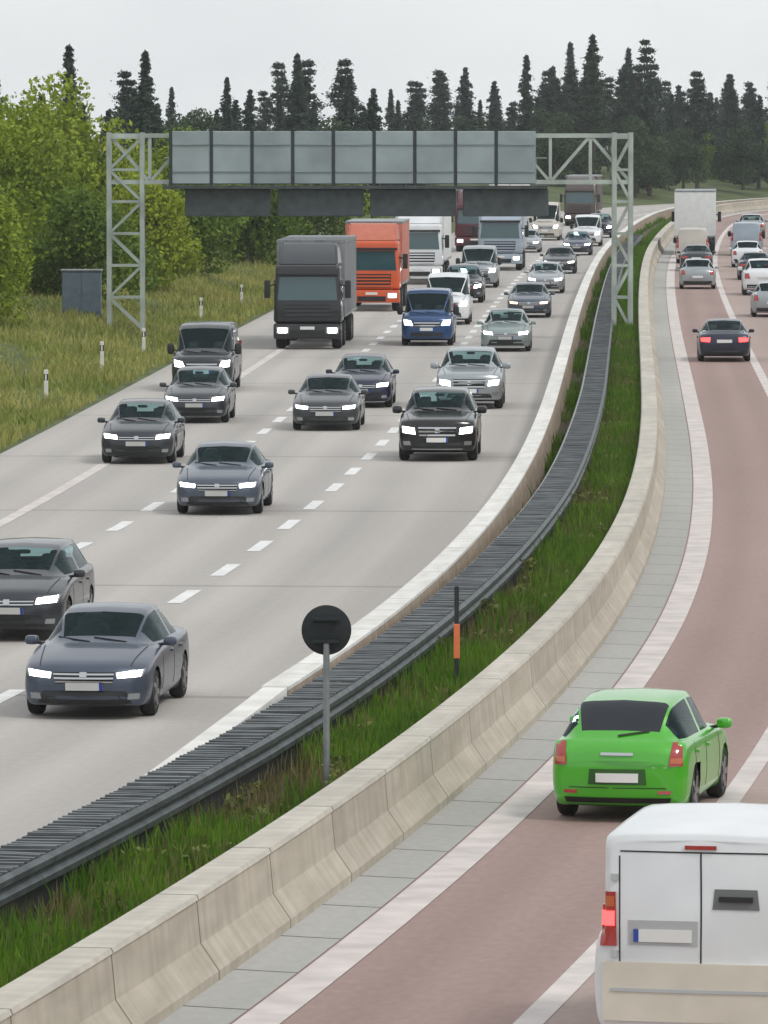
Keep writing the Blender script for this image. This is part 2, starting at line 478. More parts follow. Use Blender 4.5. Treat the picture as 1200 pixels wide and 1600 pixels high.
reloc(sweep('lower_shade_strip', [(O_G1 - .06, .12), (O_G1 - .06, .55), (O_G1 - .075, .55), (O_G1 - .075, .12)], G0, 420, rail_shade, gr, closed=True, caps=True, shift=gs))  # solid dark strip added to stand in for shade under the rail
# the slats: one repeated ladder pattern, far too many to count
bm = bmesh.new()
D = G0
while D < 420:
    jz = .785 + random.uniform(-.010, .010); jd = random.uniform(-.03, .03)
    p, q = off(D + jd, O_G0 + .01 + gs(D), jz), off(D - jd * .6, O_G1 - .01 + gs(D), jz + random.uniform(-.008, .008))
    beam_(bm, p - gr.location, q - gr.location, random.uniform(.06, .085), .03)
    D += .24 if D < 140 else .34 if D < 200 else .6 if D < 300 else .9
prop(link_bm('slat_grid', bm, steel_slat, gr), kind='stuff')
bm = bmesh.new()
D = G0
index = 0
while D < G1 and index < 96:
    b = bmesh.new()
    s = slope(D); ang = math.atan2(1, s)
    box(b, -.05, .05, -.04, .04, 0, .765, .008, 1)
    ob = link_bm('post', b, steel_dark, gr)
    ob.location = off(D, (O_G0 + O_G1) / 2 + gs(D), -.02) - gr.location
    ob.rotation_euler = (0, 0, ang)
    D += 4.0; index += 1
bm.free()

# ------------------------------------------------------------------ grass blades
def blades(name, pts, hmin, hmax, w, m, kind='stuff', lean=.35):
    n = len(pts); pts = np.asarray(pts)
    h = rng.uniform(hmin, hmax, n); a = rng.uniform(0, 2*np.pi, n); la = rng.uniform(0, 2*np.pi, n); lm = rng.uniform(0, lean, n) * h
    wx, wy = np.cos(a) * w / 2, np.sin(a) * w / 2
    v = np.empty((n, 5, 3))
    v[:, 0] = pts + np.stack([wx, wy, np.zeros(n) - .02], 1)
    v[:, 1] = pts - np.stack([wx, wy, np.zeros(n) + .02], 1)
    mx, my = np.cos(la) * lm * .35, np.sin(la) * lm * .35
    v[:, 2] = pts + np.stack([wx*.75 + mx, wy*.75 + my, h*.6], 1)
    v[:, 3] = pts + np.stack([-wx*.75 + mx, -wy*.75 + my, h*.6], 1)
    v[:, 4] = pts + np.stack([np.cos(la) * lm, np.sin(la) * lm, h], 1)
    base = np.arange(n) * 5
    me = bpy.data.meshes.new(name)
    me.vertices.add(n * 5); me.vertices.foreach_set('co', v.reshape(-1, 3).astype(np.float32).ravel())
    quads = np.stack([base, base+1, base+3, base+2], 1); tris = np.stack([base+2, base+3, base+4], 1)
    loops = np.concatenate([quads.ravel(), tris.ravel()]).astype(np.int32)
    me.loops.add(len(loops)); me.loops.foreach_set('vertex_index', loops)
    st = np.concatenate([np.arange(n) * 4, n * 4 + np.arange(n) * 3]).astype(np.int32)
    me.polygons.add(2 * n); me.polygons.foreach_set('loop_start', st)
    me.update(calc_edges=True); me.validate()
    me.materials.append(m)
    o = bpy.data.objects.new(name, me); COL.objects.link(o)
    return prop(o, kind=kind)

grass_green = leaf_mat('median_grass', (.055, .14, .008), (.18, .31, .025), scale=.7, fine=5)
grass_dry = leaf_mat('dry_grass', (.12, .105, .04), (.24, .21, .09), scale=.5, fine=4)
grass_bank = leaf_mat('bank_grass', (.15, .225, .035), (.40, .38, .12), scale=.10, fine=1.4)

def strip_points(n, D0, D1, o0, o1, zf, power=1.0, patch=None):
    out = []
    while len(out) < n:
        D = D0 + (D1 - D0) * random.random() ** power
        o = random.uniform(o0, o1)
        if patch and not patch(D, o): continue
        p = off(D, o); out.append((p.x, p.y, zf(D, o)))
    return out
mz = lambda D, o: float(np.interp(o, [.25, .8, 1.6, 2.2, 2.66], [.10, .14, .26, .30, .30]))
def lush(D, o):
    if gs(D) - .08 < o < gs(D) + .68: return False
    v = math.sin(D*.55 + 1.3) + math.sin(D*.21 + o*1.2) + .8*math.sin(D*1.3 + o*3)
    return random.random() < .30 + .30 * v + .35 * (o - 1.3)
blades('median_grass', strip_points(62000, 40, 520, .45, 2.62, mz, 2.3, lush), .16, .50, .028, grass_green)
blades('dry_median_grass', strip_points(19000, 40, 260, .5, 2.62, mz, 1.7, lambda D, o: o > gs(D) + .66), .12, .46, .022, grass_dry)
WP = []
for _ in range(150):
    D = 42 + 190 * random.random() ** 1.7; o = random.uniform(max(1.0, gs(D) + .72), 2.5); p = off(D, o); r_w = random.uniform(.10, .28); h_w = random.uniform(.12, .42)
    for _k in range(70): WP.append((p.x + random.gauss(0, r_w * .5), p.y + random.gauss(0, r_w * .5), mz(D, o) + h_w * random.random()))
WEEDS = WP
vz = lambda D, o: float(np.interp(-o, [13.3, 14.4, 16.5, 20, 26, 45], [-.01, .02, .25, .8, 1.6, 2.2])) + bank_lift(D, o) * (o < -14)
blades('bank_grass', strip_points(85000, 120, 380, -27, -13.5, vz, 1.2), .10, .40, .07, grass_bank, lean=.7)
rz_ = lambda D, o: float(np.interp(o, [O_R2, O_R2+1, O_R2+4, O_R2+14, O_R2+120], [0, 0, .3, 1, 1.4])) + bank_lift(D, o) * (o > O_R2 + 2)
blades('right_verge_grass', strip_points(9000, 300, 620, O_R2 + .8, O_R2 + 16, rz_), .2, .7, .14, grass_bank, lean=.6)

# ------------------------------------------------------------------ trees and bushes
bark = mat('bark', (.09, .07, .05), .9, noise=.4, scale=2, bump=.5)
leaf_bright = leaf_mat('bright_leaves', (.13, .20, .012), (.35, .42, .04), .35, 2.0)
leaf_mid = leaf_mat('mid_leaves', (.075, .135, .014), (.20, .29, .04), .35, 2.0)
leaf_dark = leaf_mat('dark_leaves', (.025, .052, .024), (.065, .105, .045), .3, 1.5)
needle = leaf_mat('needles', (.022, .044, .034), (.062, .096, .070), .3, 1.5, trans=.1)

def leaf_mesh(name, P, size, m, droop=0.0, nrm=None):
    n = len(P); P = np.asarray(P)
    u = rng.normal(size=(n, 3)); u /= np.linalg.norm(u, axis=1, keepdims=True)
    w = rng.normal(size=(n, 3)); w -= (w * u).sum(1, keepdims=True) * u; w /= np.linalg.norm(w, axis=1, keepdims=True)
    if droop:
        u[:, 2] = -abs(u[:, 2]) * droop; u /= np.linalg.norm(u, axis=1, keepdims=True)
    s = size * rng.uniform(.55, 1.25, n)[:, None]
    v = np.empty((n, 4, 3))
    v[:, 0] = P - u * s * .6; v[:, 1] = P + w * s * .36; v[:, 2] = P + u * s * .6; v[:, 3] = P - w * s * .36
    me = bpy.data.meshes.new(name)
    me.vertices.add(4*n); me.vertices.foreach_set('co', v.astype(np.float32).ravel())
    me.loops.add(4*n); me.loops.foreach_set('vertex_index', np.arange(4*n, dtype=np.int32))
    me.polygons.add(n); me.polygons.foreach_set('loop_start', np.arange(0, 4*n, 4, dtype=np.int32))
    me.update(calc_edges=True); me.materials.append(m)
    return me

def trunk_mesh(h, r, limbs, seed):
    rd = random.Random(seed); bm = bmesh.new()
    n = 8; prev = None; pts = []
    x = y = 0.0
    for k in range(7):
        t = k / 6; x += rd.uniform(-.08, .08) * h * .1; y += rd.uniform(-.08, .08) * h * .1
        pts.append((Vector((x, y, h * t)), r * (1.25 - t) if k else r * 1.6))
    def tube(pts, n=8):
        prev = None
        for c, rr in pts:
            ring = [bm.verts.new(c + Vector((rr * math.cos(2*math.pi*i/n), rr * math.sin(2*math.pi*i/n), 0))) for i in range(n)]
            if prev:
                for i in range(n): bm.faces.new((prev[i], prev[(i+1) % n], ring[(i+1) % n], ring[i]))
            prev = ring
        bm.faces.new(prev)
    tube(pts)
    for e in limbs:
        t = rd.uniform(.3, .75); i = int(t * 6); c = pts[i][0]
        tip = Vector(e); mid = (c + tip) / 2 + Vector((0, 0, -.06 * h))
        tube([(c, r * .55), (mid, r * .35), (tip, r * .1)], 6)
    bmesh.ops.recalc_face_normals(bm, faces=bm.faces)
    me = bpy.data.meshes.new('trunk'); bm.to_mesh(me); bm.free(); me.materials.append(bark)
    return me

def broadleaf(seed, h, r, n, size, m, low=.12, trunk_h=None):
    rd = random.Random(seed); P = []; lobes = []
    for k in range(16):
        a = rd.uniform(0, 2*math.pi); t = rd.random()
        rad = r * (.25 + .6 * rd.random()) * (1 - .55 * max(0, t - .35))
        lobes.append((math.cos(a) * rad, math.sin(a) * rad, h * (low + .12 + .66 * t), r * rd.uniform(.26, .52)))
    lobes.append((0, 0, h * .86, r * .38))
    tot = sum(l[3] ** 2 for l in lobes)
    for (lx_, ly_, lz_, lr) in lobes:
        c = int(n * lr ** 2 / tot)
        for _ in range(c):
            v = Vector((rd.gauss(0, 1), rd.gauss(0, 1), rd.gauss(0, 1))).normalized() * lr * (rd.random() ** .33 * 1.12)
            # ragged: drop leaves in pockets
            q = math.sin(v.x * 5 / lr + lx_) * math.sin(v.y * 5 / lr + ly_) * math.sin(v.z * 5 / lr + lz_)
            if q > .45: continue
            P.append((lx_ + v.x, ly_ + v.y, max(.05, lz_ + v.z * .85)))
    return leaf_mesh('crown', P, size, m), trunk_mesh(trunk_h or h * .7, .035 * h * .55, [l[:3] for l in lobes[:8]], seed)

def conifer(seed, h, r, n, size, m, bare=.1, gap=.5):
    rd = random.Random(seed); P = []
    whorls = int(h * 1.9)
    for k in range(whorls):
        t = bare + (1 - bare) * (k + .5) / whorls
        rad = r * (1 - t) ** .8 * rd.uniform(.72, 1.12) + .08
        nb = rd.randint(5, 8)
        for b in range(nb):
            a = rd.uniform(0, 2*math.pi); ln = rad * rd.uniform(.6, 1.12)
            cnt = max(3, int(n / whorls / nb * (.35 + 1.3 * (1 - t))))
            for _ in range(cnt):
                u = rd.random() ** .7
                P.append((math.cos(a) * ln * u + rd.gauss(0, .10) * (1 + rad*.3), math.sin(a) * ln * u + rd.gauss(0, .10) * (1 + rad*.3),
                          h * t - ln * u * .28 + rd.gauss(0, .12)))
    for _ in range(int(n * .03)): P.append((rd.gauss(0, .06), rd.gauss(0, .06), h * (1 - rd.random() * .08)))
    return leaf_mesh('crown', P, size, m, droop=.7), trunk_mesh(h * .94, .012 * h + .05, [], seed)

def pine(seed, h, r, n, size, m):
    """tall bare-stemmed pine with a patchy upper crown"""
    rd = random.Random(seed); P = []; L = []
    for k in range(11):
        t = .40 + .56 * k / 10
        for b in range(3):
            a = rd.uniform(0, 2*math.pi); rad = r * rd.uniform(.15, .9) * (1.35 - t * 1.2)
            L.append((math.cos(a) * rad, math.sin(a) * rad, h * t, r * rd.uniform(.2, .42) * (1.45 - t)))
    for (x, y, z, lr) in L:
        for _ in range(n // len(L)):
            v = Vector((rd.gauss(0, 1), rd.gauss(0, 1), rd.gauss(0, .6))) * lr * .5
            P.append((x + v.x, y + v.y, z + v.z))
    return leaf_mesh('crown', P, size, m, droop=.6), trunk_mesh(h * .95, .011 * h + .04, [l[:3] for l in L[::3]], seed)

wo = bpy.data.objects.new('median_weeds', leaf_mesh('median_weeds', WEEDS, .085, leaf_mat('weed_leaves', (.05, .085, .02), (.19, .21, .06), 1.2, 6.0))); COL.objects.link(wo); prop(wo, kind='stuff')
TREE_KINDS = {
    'bush_a': broadleaf(11, 7.6, 3.6, 15000, .21, leaf_bright, low=.02),
    'bush_b': broadleaf(12, 6.2, 3.4, 14000, .21, leaf_bright, low=.0),
    'bush_c': broadleaf(13, 8.2, 3.9, 15000, .23, leaf_bright, low=.02),
    'bush_d': broadleaf(17, 4.6, 3.0, 11000, .20, leaf_mid, low=.0),
    'broad_far': broadleaf(14, 10.0, 4.2, 8000, .36, leaf_dark, low=.0),
    'broad_far2': broadleaf(15, 9.0, 4.4, 8000, .36, leaf_mid, low=.0),
    'spruce_a': conifer(21, 15.5, 3.7, 11000, .34, needle),
    'spruce_b': conifer(22, 13.5, 3.4, 10000, .32, needle),
    'spruce_c': conifer(23, 17.5, 3.3, 11000, .34, needle, bare=.16),
    'pine_a': pine(31, 16.0, 3.0, 6500, .32, needle),
    'pine_b': pine(32, 18.0, 2.7, 6000, .32, leaf_dark),
}
def tree(kind, name, p, label, group, cat='tree', s=1.0, rz=None):
    cr, tr = TREE_KINDS[kind]
    root = empty(name, p, rz if rz is not None else random.uniform(0, 6.28))
    root.scale = (s * random.uniform(.94, 1.06), s * random.uniform(.94, 1.06), s)
    for nm, me in (('crown', cr), ('trunk', tr)):
        o = bpy.data.objects.new(nm, me); COL.objects.link(o); o.parent = root
    prop(root, label, cat, group)
    return root

# bright bushes on the left bank: (distance, offset, kind, scale)
bushes = [
    (205, -23.5, 'bush_b', .95, 'large bright green roadside bush nearest the left edge of the grass bank'),
    (222, -26.0, 'bush_a', 1.0, 'tall bright green tree at the far left, second row behind the nearest bush'),
    (232, -21.6, 'bush_b', .85, 'rounded bright green bush left of the gantry\'s left tower'),
    (247, -24.5, 'bush_a', 1.0, 'tall bright green tree directly left of the gantry\'s left tower'),
    (258, -20.2, 'bush_d', .95, 'low mid-green bush just behind the gantry\'s left tower base'),
    (266, -23.2, 'bush_c', 1.0, 'tall bright green tree rising behind the gantry\'s left tower'),
    (282, -19.4, 'bush_b', .9, 'bright bush seen through the gantry just right of the left tower'),
    (292, -24.0, 'bush_c', 1.1, 'tall green tree behind the left end of the gantry beam'),
    (306, -19.0, 'bush_d', 1.05, 'second low bush right of the left tower, beyond the grass bank'),
    (322, -20.5, 'bush_c', .85, 'green tree under the left half of the gantry beam'),
    (340, -18.2, 'bush_d', 1.1, 'bushy shrub left of the black lorry, beneath the gantry'),
    (362, -19.5, 'bush_c', .8, 'green tree behind the black lorry on the left verge'),
    (386, -17.6, 'bush_d', 1.2, 'farthest low bush on the left verge, beside the lorries'),
]
for D, o, k, s, lab in bushes:
    p = off(D, o); p.z = vz(D, o) - .15
    tree(k, 'roadside_bush' if k in ('bush_d', 'bush_b') else 'roadside_tree', p, lab, 'bushes and trees on the left bank', 'bush' if k in ('bush_d', 'bush_b') else 'tree', s)

# far wood: individual trees on both sides and beyond the bend
def far_wood(n, x0, x1, D0, D1, kinds, label, group, seed, clear=True, smin=.8, smax=1.12):
    rd = random.Random(seed); got = 0; placed = []
    tries = 0
    while got < n and tries < 4000:
        tries += 1
        D = rd.uniform(D0, D1); px = rd.uniform(x0, x1); X = (px - 600) * D / FPX
        o = X - lx(D)
        if clear and -19 < o < O_R2 + 3: continue
        if any((X-a)**2 + (D-b)**2 < 3.0**2 for a, b in placed): continue
        placed.append((X, D)); got += 1
        k = rd.choice(kinds)
        nm = 'spruce_tree' if k.startswith('spruce') else 'pine_tree' if k.startswith('pine') else 'broadleaf_tree'
        tree(k, nm, (X, D, .9 if o < -20 else .6), label[nm], group, 'tree', rd.uniform(smin, smax))
far_wood(24, -60, 250, 340, 470, ['spruce_a', 'spruce_b', 'spruce_c', 'broad_far', 'broad_far2'],
         {'spruce_tree': 'dark spruce towering behind the bright bushes at the far left',
          'broadleaf_tree': 'dull green broadleaf tree behind the bright bushes at the far left'}, 'trees behind the left bank', 3, smin=.48, smax=.68)
far_wood(56, 180, 640, 470, 680, ['spruce_a', 'spruce_b', 'spruce_c', 'pine_a', 'broad_far', 'broad_far'],
         {'spruce_tree': 'dark spruce in the far wood behind the left half of the gantry',
          'pine_tree': 'tall thin pine in the far wood behind the left half of the gantry',
          'broadleaf_tree': 'dark broadleaf tree in the far wood behind the left half of the gantry'}, 'far wood left of the bend', 4, smin=.50, smax=.86)
far_wood(52, 600, 900, 650, 800, ['spruce_a', 'spruce_b', 'spruce_c', 'pine_a', 'broad_far', 'broad_far', 'broad_far'],
         {'spruce_tree': 'dark spruce in the far wood behind the right half of the gantry panels',
          'pine_tree': 'tall thin pine in the far wood behind the right half of the gantry panels',
          'broadleaf_tree': 'dark broadleaf tree in the far wood behind the right half of the gantry panels'}, 'far wood beyond the bend', 5, smin=.48, smax=.86)
far_wood(24, 850, 1010, 640, 800, ['pine_a', 'pine_b', 'pine_a', 'spruce_c', 'broad_far'],
         {'spruce_tree': 'tall spruce in the far clump just left of the gantry\'s right tower',
          'pine_tree': 'tall thin pine in the far clump just left of the gantry\'s right tower',
          'broadleaf_tree': 'dark broadleaf tree in the far clump just left of the gantry\'s right tower'}, 'tall clump by the right tower', 6, smin=.66, smax=.98)
far_wood(80, 985, 1290, 560, 860, ['spruce_a', 'spruce_b', 'pine_a', 'broad_far', 'broad_far2', 'broad_far'],
         {'spruce_tree': 'dark spruce in the wood right of the gantry, beyond the reddish carriageway',
          'pine_tree': 'tall thin pine in the wood right of the gantry, beyond the reddish carriageway',
          'broadleaf_tree': 'broadleaf tree in the wood right of the gantry, beyond the reddish carriageway'}, 'wood right of the carriageways', 8, smin=.6, smax=.85)

# ------------------------------------------------------------------ sign gantry
gantry_grey = mat('gantry_galvanised', (.40, .45, .41), .5, .3, noise=.22, scale=1.2)
panel_grey = mat('sign_back_aluminium', (.26, .31, .325), .5, .25, noise=.14, scale=.8)
frame_dark = mat('sign_frame_dark', (.035, .045, .05), .6, .2, noise=.2, scale=2)
walk_dark = mat('walkway_grating', (.07, .08, .08), .7, .3, noise=.3, scale=3)
GD = 242.0
gx0, gx1 = (197 - 600) * GD / FPX, (972 - 600) * GD / FPX
gan = empty('sign_gantry', ((gx0 + gx1) / 2, GD, 0))
prop(gan, 'grey sign gantry with a row of panel backs spanning the oncoming lanes', 'gantry')
def gl(x, y, z): return (x - gan.location.x, y - GD, z)
def tower(xc, w, zt):
    b = bmesh.new(); h = w / 2; d = .45
    for sx in (-1, 1):
        for sy in (-1, 1):
            beam_(b, gl(xc + sx*h, GD + sy*d, -.1), gl(xc + sx*h, GD + sy*d, zt), .16, .16)
    n = 6
    for k in range(n):
        z0, z1 = .4 + (zt - .6) * k / n, .4 + (zt - .6) * (k + 1) / n
        for sy in (-1, 1):
            s = 1 if k % 2 else -1
            beam_(b, gl(xc - s*h, GD + sy*d, z0), gl(xc + s*h, GD + sy*d, z1), .09, .09)
            beam_(b, gl(xc - h, GD + sy*d, z1), gl(xc + h, GD + sy*d, z1), .09, .09)
    t = link_bm('tower', b, gantry_grey, gan)
    b = bmesh.new(); box(b, *(v for pr in zip(gl(xc - .9, GD - .8, -.2), gl(xc + .9, GD + .8, .25)) for v in pr), .04, 1)
    link_bm('footing', b, grey_conc, t)
    return t
ZB, ZT = 5.85, 7.82
tower(gx0, 1.25, ZT); tower(gx1, .62, ZT)
def lattice(x0, x1, z0, z1, y0, y1, pitch, r):
    b = bmesh.new()
    for z in (z0, z1):
        for y in (y0, y1): beam_(b, gl(x0, y, z), gl(x1, y, z), r*1.6, r*1.6)
    n = max(1, round((x1 - x0) / pitch))
    for k in range(n):
        a, c = x0 + (x1 - x0) * k / n, x0 + (x1 - x0) * (k + 1) / n
        for y in (y0, y1):
            beam_(b, gl(a, y, z0 if k % 2 else z1), gl(c, y, z1 if k % 2 else z0), r, r)
            beam_(b, gl(c, y, z0), gl(c, y, z1), r, r)
    return b
link_bm('lattice_beam', lattice(gx0 - .6, gx1 + .3, ZB + .1, ZT - .12, GD - .35, GD + .45, 1.55, .10), gantry_grey, gan)
px0, px1 = (268 - 600) * GD / FPX, (838 - 600) * GD / FPX
N = 9
for k in range(N):
    a, c = px0 + (px1 - px0) * k / N + .045, px0 + (px1 - px0) * (k + 1) / N - .045
    b = bmesh.new(); box(b, *(v for pr in zip(gl(a, GD - .62, ZB + .04), gl(c, GD - .50, ZT + .05)) for v in pr), .02, 1)
    tn = random.uniform(.86, 1.12)
    pn = link_bm('sign_panel', b, mat('sign_back_aluminium_%d' % k, (.31 * tn, .365 * tn, .375 * tn), .5, .25, noise=.16, scale=.7), gan)
    b = bmesh.new()
    x0, x1 = a - .045, a + .035
    beam_(b, gl(a - .045, GD - .60, ZB - .08), gl(a - .045, GD - .60, ZT + .12), .085, .12)
    link_bm('mullion', b, frame_dark, pn)
    b = bmesh.new()
    for z in (ZB + .5, ZT - .45): beam_(b, gl(a + .03, GD - .645, z), gl(c - .03, GD - .645, z), .05, .05)
    link_bm('stiffener', b, panel_grey, pn)
b = bmesh.new()
box(b, *(v for pr in zip(gl(px0 - .3, GD - .75, ZB - .16), gl(px1 + .4, GD + .75, ZB - .04)) for v in pr), .01, 1)
wk = link_bm('walkway', b, walk_dark, gan)
b = bmesh.new()
bar(b, gl(px0 - .3, GD + .75, ZB + 1.0), gl(px1 + .4, GD + .75, ZB + 1.0), .025)
for k in range(15):
    x = px0 + (px1 - px0) * k / 14; bar(b, gl(x, GD + .75, ZB - .04), gl(x, GD + .75, ZB + 1.0), .02)
link_bm('handrail', b, gantry_grey, wk)
# light-signal boxes hanging below the panels over the lanes (dark fronts face the traffic)
for o in (-1.95, -5.45, -8.95, -12.45):
    x = lx(GD) + o - .45
    b = bmesh.new(); box(b, *(v for pr in zip(gl(x - 1.62, GD + .1, ZB - 1.2), gl(x + 1.62, GD + .5, ZB - .17)) for v in pr), .03, 1)
    link_bm('lane_signal_box', b, mat('signal_box_grey', (.10, .12, .125), .55, .2, noise=.2), gan)

# grey control cabinet beside the left tower
cab = empty('control_cabinet', at(128, 512, .3))
prop(cab, 'blue-grey roadside control cabinet standing left of the gantry\'s left tower', 'cabinet')
cab.location.z = vz(cab.location.y, cab.location.x - lx(cab.location.y)) - .05
b = bmesh.new(); box(b, -.75, .75, -.35, .35, .12, 1.75, .03); link_bm('housing', b, mat('cabinet_paint', (.11, .15, .19), .5, noise=.12), cab)
b = bmesh.new(); box(b, -.8, .8, -.4, .4, 1.752, 1.83, .02); link_bm('lid', b, steel_light, cab)
b = bmesh.new(); box(b, -.78, .78, -.38, .38, -.2, .118); link_bm('plinth', b, grey_conc, cab)
for sx in (-.37, .37):
    b = bmesh.new(); box(b, sx - .345, sx + .345, -.372, -.352, .2, 1.68, .006, 1); d_ = link_bm('door', b, mat('cabinet_paint', (.11, .15, .19)), cab)
    b = bmesh.new(); box(b, sx + (.25 if sx < 0 else -.28), sx + (.28 if sx < 0 else -.25), -.40, -.374, .85, 1.05); link_bm('handle', b, steel_light, d_)

# ------------------------------------------------------------------ small things by the road
# round sign seen from behind
sp = off(75.0, 1.62, .24)
target = at(510, 985, 2.35)
sp = Vector((target.x, target.y, .24))
sg = empty('round_road_sign', sp)
prop(sg, 'round road sign on a grey post seen from its dark back, in the grass median', 'road sign')
b = bmesh.new(); bar(b, (0, 0, -.1), (0, 0, 2.0), .038, 12); link_bm('post', b, steel_light, sg, True, 40)
b = bmesh.new()
lathe(b, [(.001, -.012), (.27, -.012), (.292, -.006), (.292, .030), (.272, .030), (.268, .004), (.001, .004)], 'Y', 40, (0, .055, 2.11))
ds = link_bm('disc', b, mat('sign_back_dark', (.012, .017, .019), .55, .1, noise=.3), sg, True, 30)
for z in (1.98, 2.24):
    b = bmesh.new(); box(b, -.16, .16, -.045, .036, z - .022, z + .022, .006, 1)
    link_bm('clamp', b, mat('clamp_dark', (.02, .025, .027), .5, .4), sg)
for o in (ds,): pass

mk = empty('marker_post', off(88.0, 2.2, .25))
tg = at(714, 1062, .85); mk.location = (tg.x + .03, tg.y + 3.0, .26)
prop(mk, 'thin black marker post with an orange band in the median grass', 'marker post')
b = bmesh.new(); box(b, -.032, .032, -.02, .02, -.2, 1.62, .01, 1); link_bm('post', b, mat('marker_black', (.02, .022, .022), .6), mk)
b = bmesh.new(); box(b, -.042, .042, -.028, .028, .62, 1.10, .008, 1); link_bm('orange_band', b, mat('marker_orange', (.75, .19, .07), .45, noise=.1), mk)

# white delineator posts along the left verge
deli = empty('delineator_post', (0, 0, 0))
b = bmesh.new(); box(b, -.06, .06, -.04, .04, -.2, .98, .015); link_bm('post', b, mat('delineator_white', (.74, .73, .68), .5, noise=.12), deli)
b = bmesh.new(); box(b, -.064, .064, -.044, .044, .66, .86, .01, 1); bd = link_bm('black_band', b, mat('delineator_black', (.02, .02, .02), .5), deli)
b = bmesh.new(); box(b, -.025, .025, -.052, -.046, .68, .84); link_bm('reflector', b, mat('reflector_white', (.8, .78, .7), .2, spec=.8), bd)
index_children()
dl = ['white delineator post nearest the left edge, on the dry grass bank', 'second white delineator post along the left grass bank', 'white delineator post just before the gantry\'s left tower',
      'white delineator post beyond the gantry\'s left tower, under the beam', 'fifth delineator post, in the grass left of the dark van', 'sixth delineator post, left of the black lorry', 'farthest white delineator post on the left verge']
for k, D in enumerate((166, 188, 208, 226, 256, 282, 312)):
    o = deli if k == 0 else copy_tree(deli)
    p = off(D, -14.9); o.location = (p.x, p.y, vz(D, -14.9)); o.rotation_euler = (0, 0, -slope(D))
    prop(o, dl[k], 'delineator post', 'white delineator posts on the left verge')

# ------------------------------------------------------------------ vehicles
rubber = mat('tyre_rubber', (.014, .014, .015), .8, noise=.2, scale=8)
alloy = mat('alloy_rim', (.33, .34, .35), .35, .8)
def window_glass(name, tint, fac):
    m, n, l, p = _new(name)
    tr = n.new('ShaderNodeBsdfTransparent'); tr.inputs['Color'].default_value = (*tint, 1)
    p.inputs['Base Color'].default_value = (tint[0]*.10, tint[1]*.16, tint[2]*.17, 1); p.inputs['Roughness'].default_value = .03; p.inputs['IOR'].default_value = 1.75
    mx = n.new('ShaderNodeMixShader')
    lw = n.new('ShaderNodeLayerWeight'); lw.inputs['Blend'].default_value = .22
    a = n.new('ShaderNodeMath'); a.operation = 'MULTIPLY_ADD'; a.use_clamp = True; a.inputs[1].default_value = .9; a.inputs[2].default_value = fac
    l.new(lw.outputs['Fresnel'], a.inputs[0]); l.new(a.outputs[0], mx.inputs[0])
    l.new(tr.outputs[0], mx.inputs[1]); l.new(p.outputs[0], mx.inputs[2]); l.new(mx.outputs[0], n['Material Output'].inputs['Surface'])
    MATS[name] = m; return m
glass = window_glass('car_glass', (.66, .84, .86), .10)
cab_glass = mat('cab_glass', (.028, .075, .088), .04, spec=.75, coat=.6)
seat_cloth = mat('seat_cloth', (.035, .036, .04), .9, noise=.2, scale=6)
seat_light = mat('headrest_cloth', (.10, .10, .10), .9)
dash_m = mat('dashboard', (.02, .02, .021), .7)
glass_dark = mat('dark_glass', (.010, .014, .020), .05, spec=.6)
black_plastic = mat('black_plastic', (.012, .013, .014), .55, noise=.2, scale=8)
under_black = mat('underbody', (.008, .008, .009), .9)
lamp_house = mat('lamp_housing', (.30, .32, .34), .12, .5, spec=.8, coat=1)
chrome = mat('chrome', (.55, .56, .57), .15, 1.0)
plate_white = mat('number_plate', (.72, .72, .70), .5)
plate_blue = mat('plate_strip_blue', (.02, .06, .35), .5)
head_lit = lamp('lit_headlamp', (1.0, .99, .95), 9.0)
drl_amber = lamp('lit_amber_lamp', (1.0, .62, .36), 3.0)
tail_red = mat('tail_lens', (.36, .016, .012), .15, spec=.6, coat=1)
tail_orange = mat('tail_lens_orange', (.50, .10, .015), .15, spec=.6, coat=1)
brake_lit = lamp('lit_brake_lamp', (1.0, .06, .06), 3.0)

def paint(name, col, metal=.35, rough=.32):
    m = mat('paint_' + name, col, rough, metal, coat=.55, noise=.07, scale=1.3)
    return m
P = {
    'base': paint('base', (.05, .06, .075)),
    'blue_grey': paint('blue_grey', (.060, .078, .115)),
    'anthracite': paint('anthracite', (.030, .035, .043)),
    'steel_blue': paint('steel_blue', (.075, .095, .13)),
    'black': paint('black', (.007, .008, .009), .2, .22),
    'graphite': paint('graphite', (.045, .05, .058)),
    'silver': paint('silver', (.36, .39, .41), .6),
    'white': paint('white', (.72, .74, .76), 0, .35),
    'pale_green': paint('pale_green', (.26, .32, .31), .4),
    'blue': paint('blue', (.025, .075, .20), .2),
    'navy': paint('navy', (.012, .018, .045), .2),
    'green': paint('green', (.055, .42, .006), .1, .30),
    'red': paint('red', (.30, .02, .018), .1),
    'orange': paint('orange', (.62, .085, .012), 0, .4),
    'maroon': paint('maroon', (.10, .012, .022), .1),
    'pale_blue': paint('pale_blue', (.32, .38, .45), .1),
    'truck_black': paint('truck_black', (.010, .011, .015), .1, .35),
    'cream': paint('cream', (.52, .49, .44), 0),
    'amber': paint('amber', (.55, .25, .03), 0),
    'brown': paint('brown', (.075, .05, .045), 0),
}

_g = P['green'].node_tree.nodes['Principled BSDF']; _g.inputs['Coat Weight'].default_value = .8; _g.inputs['Coat IOR'].default_value = 1.65; _g.inputs['Coat Roughness'].default_value = .08

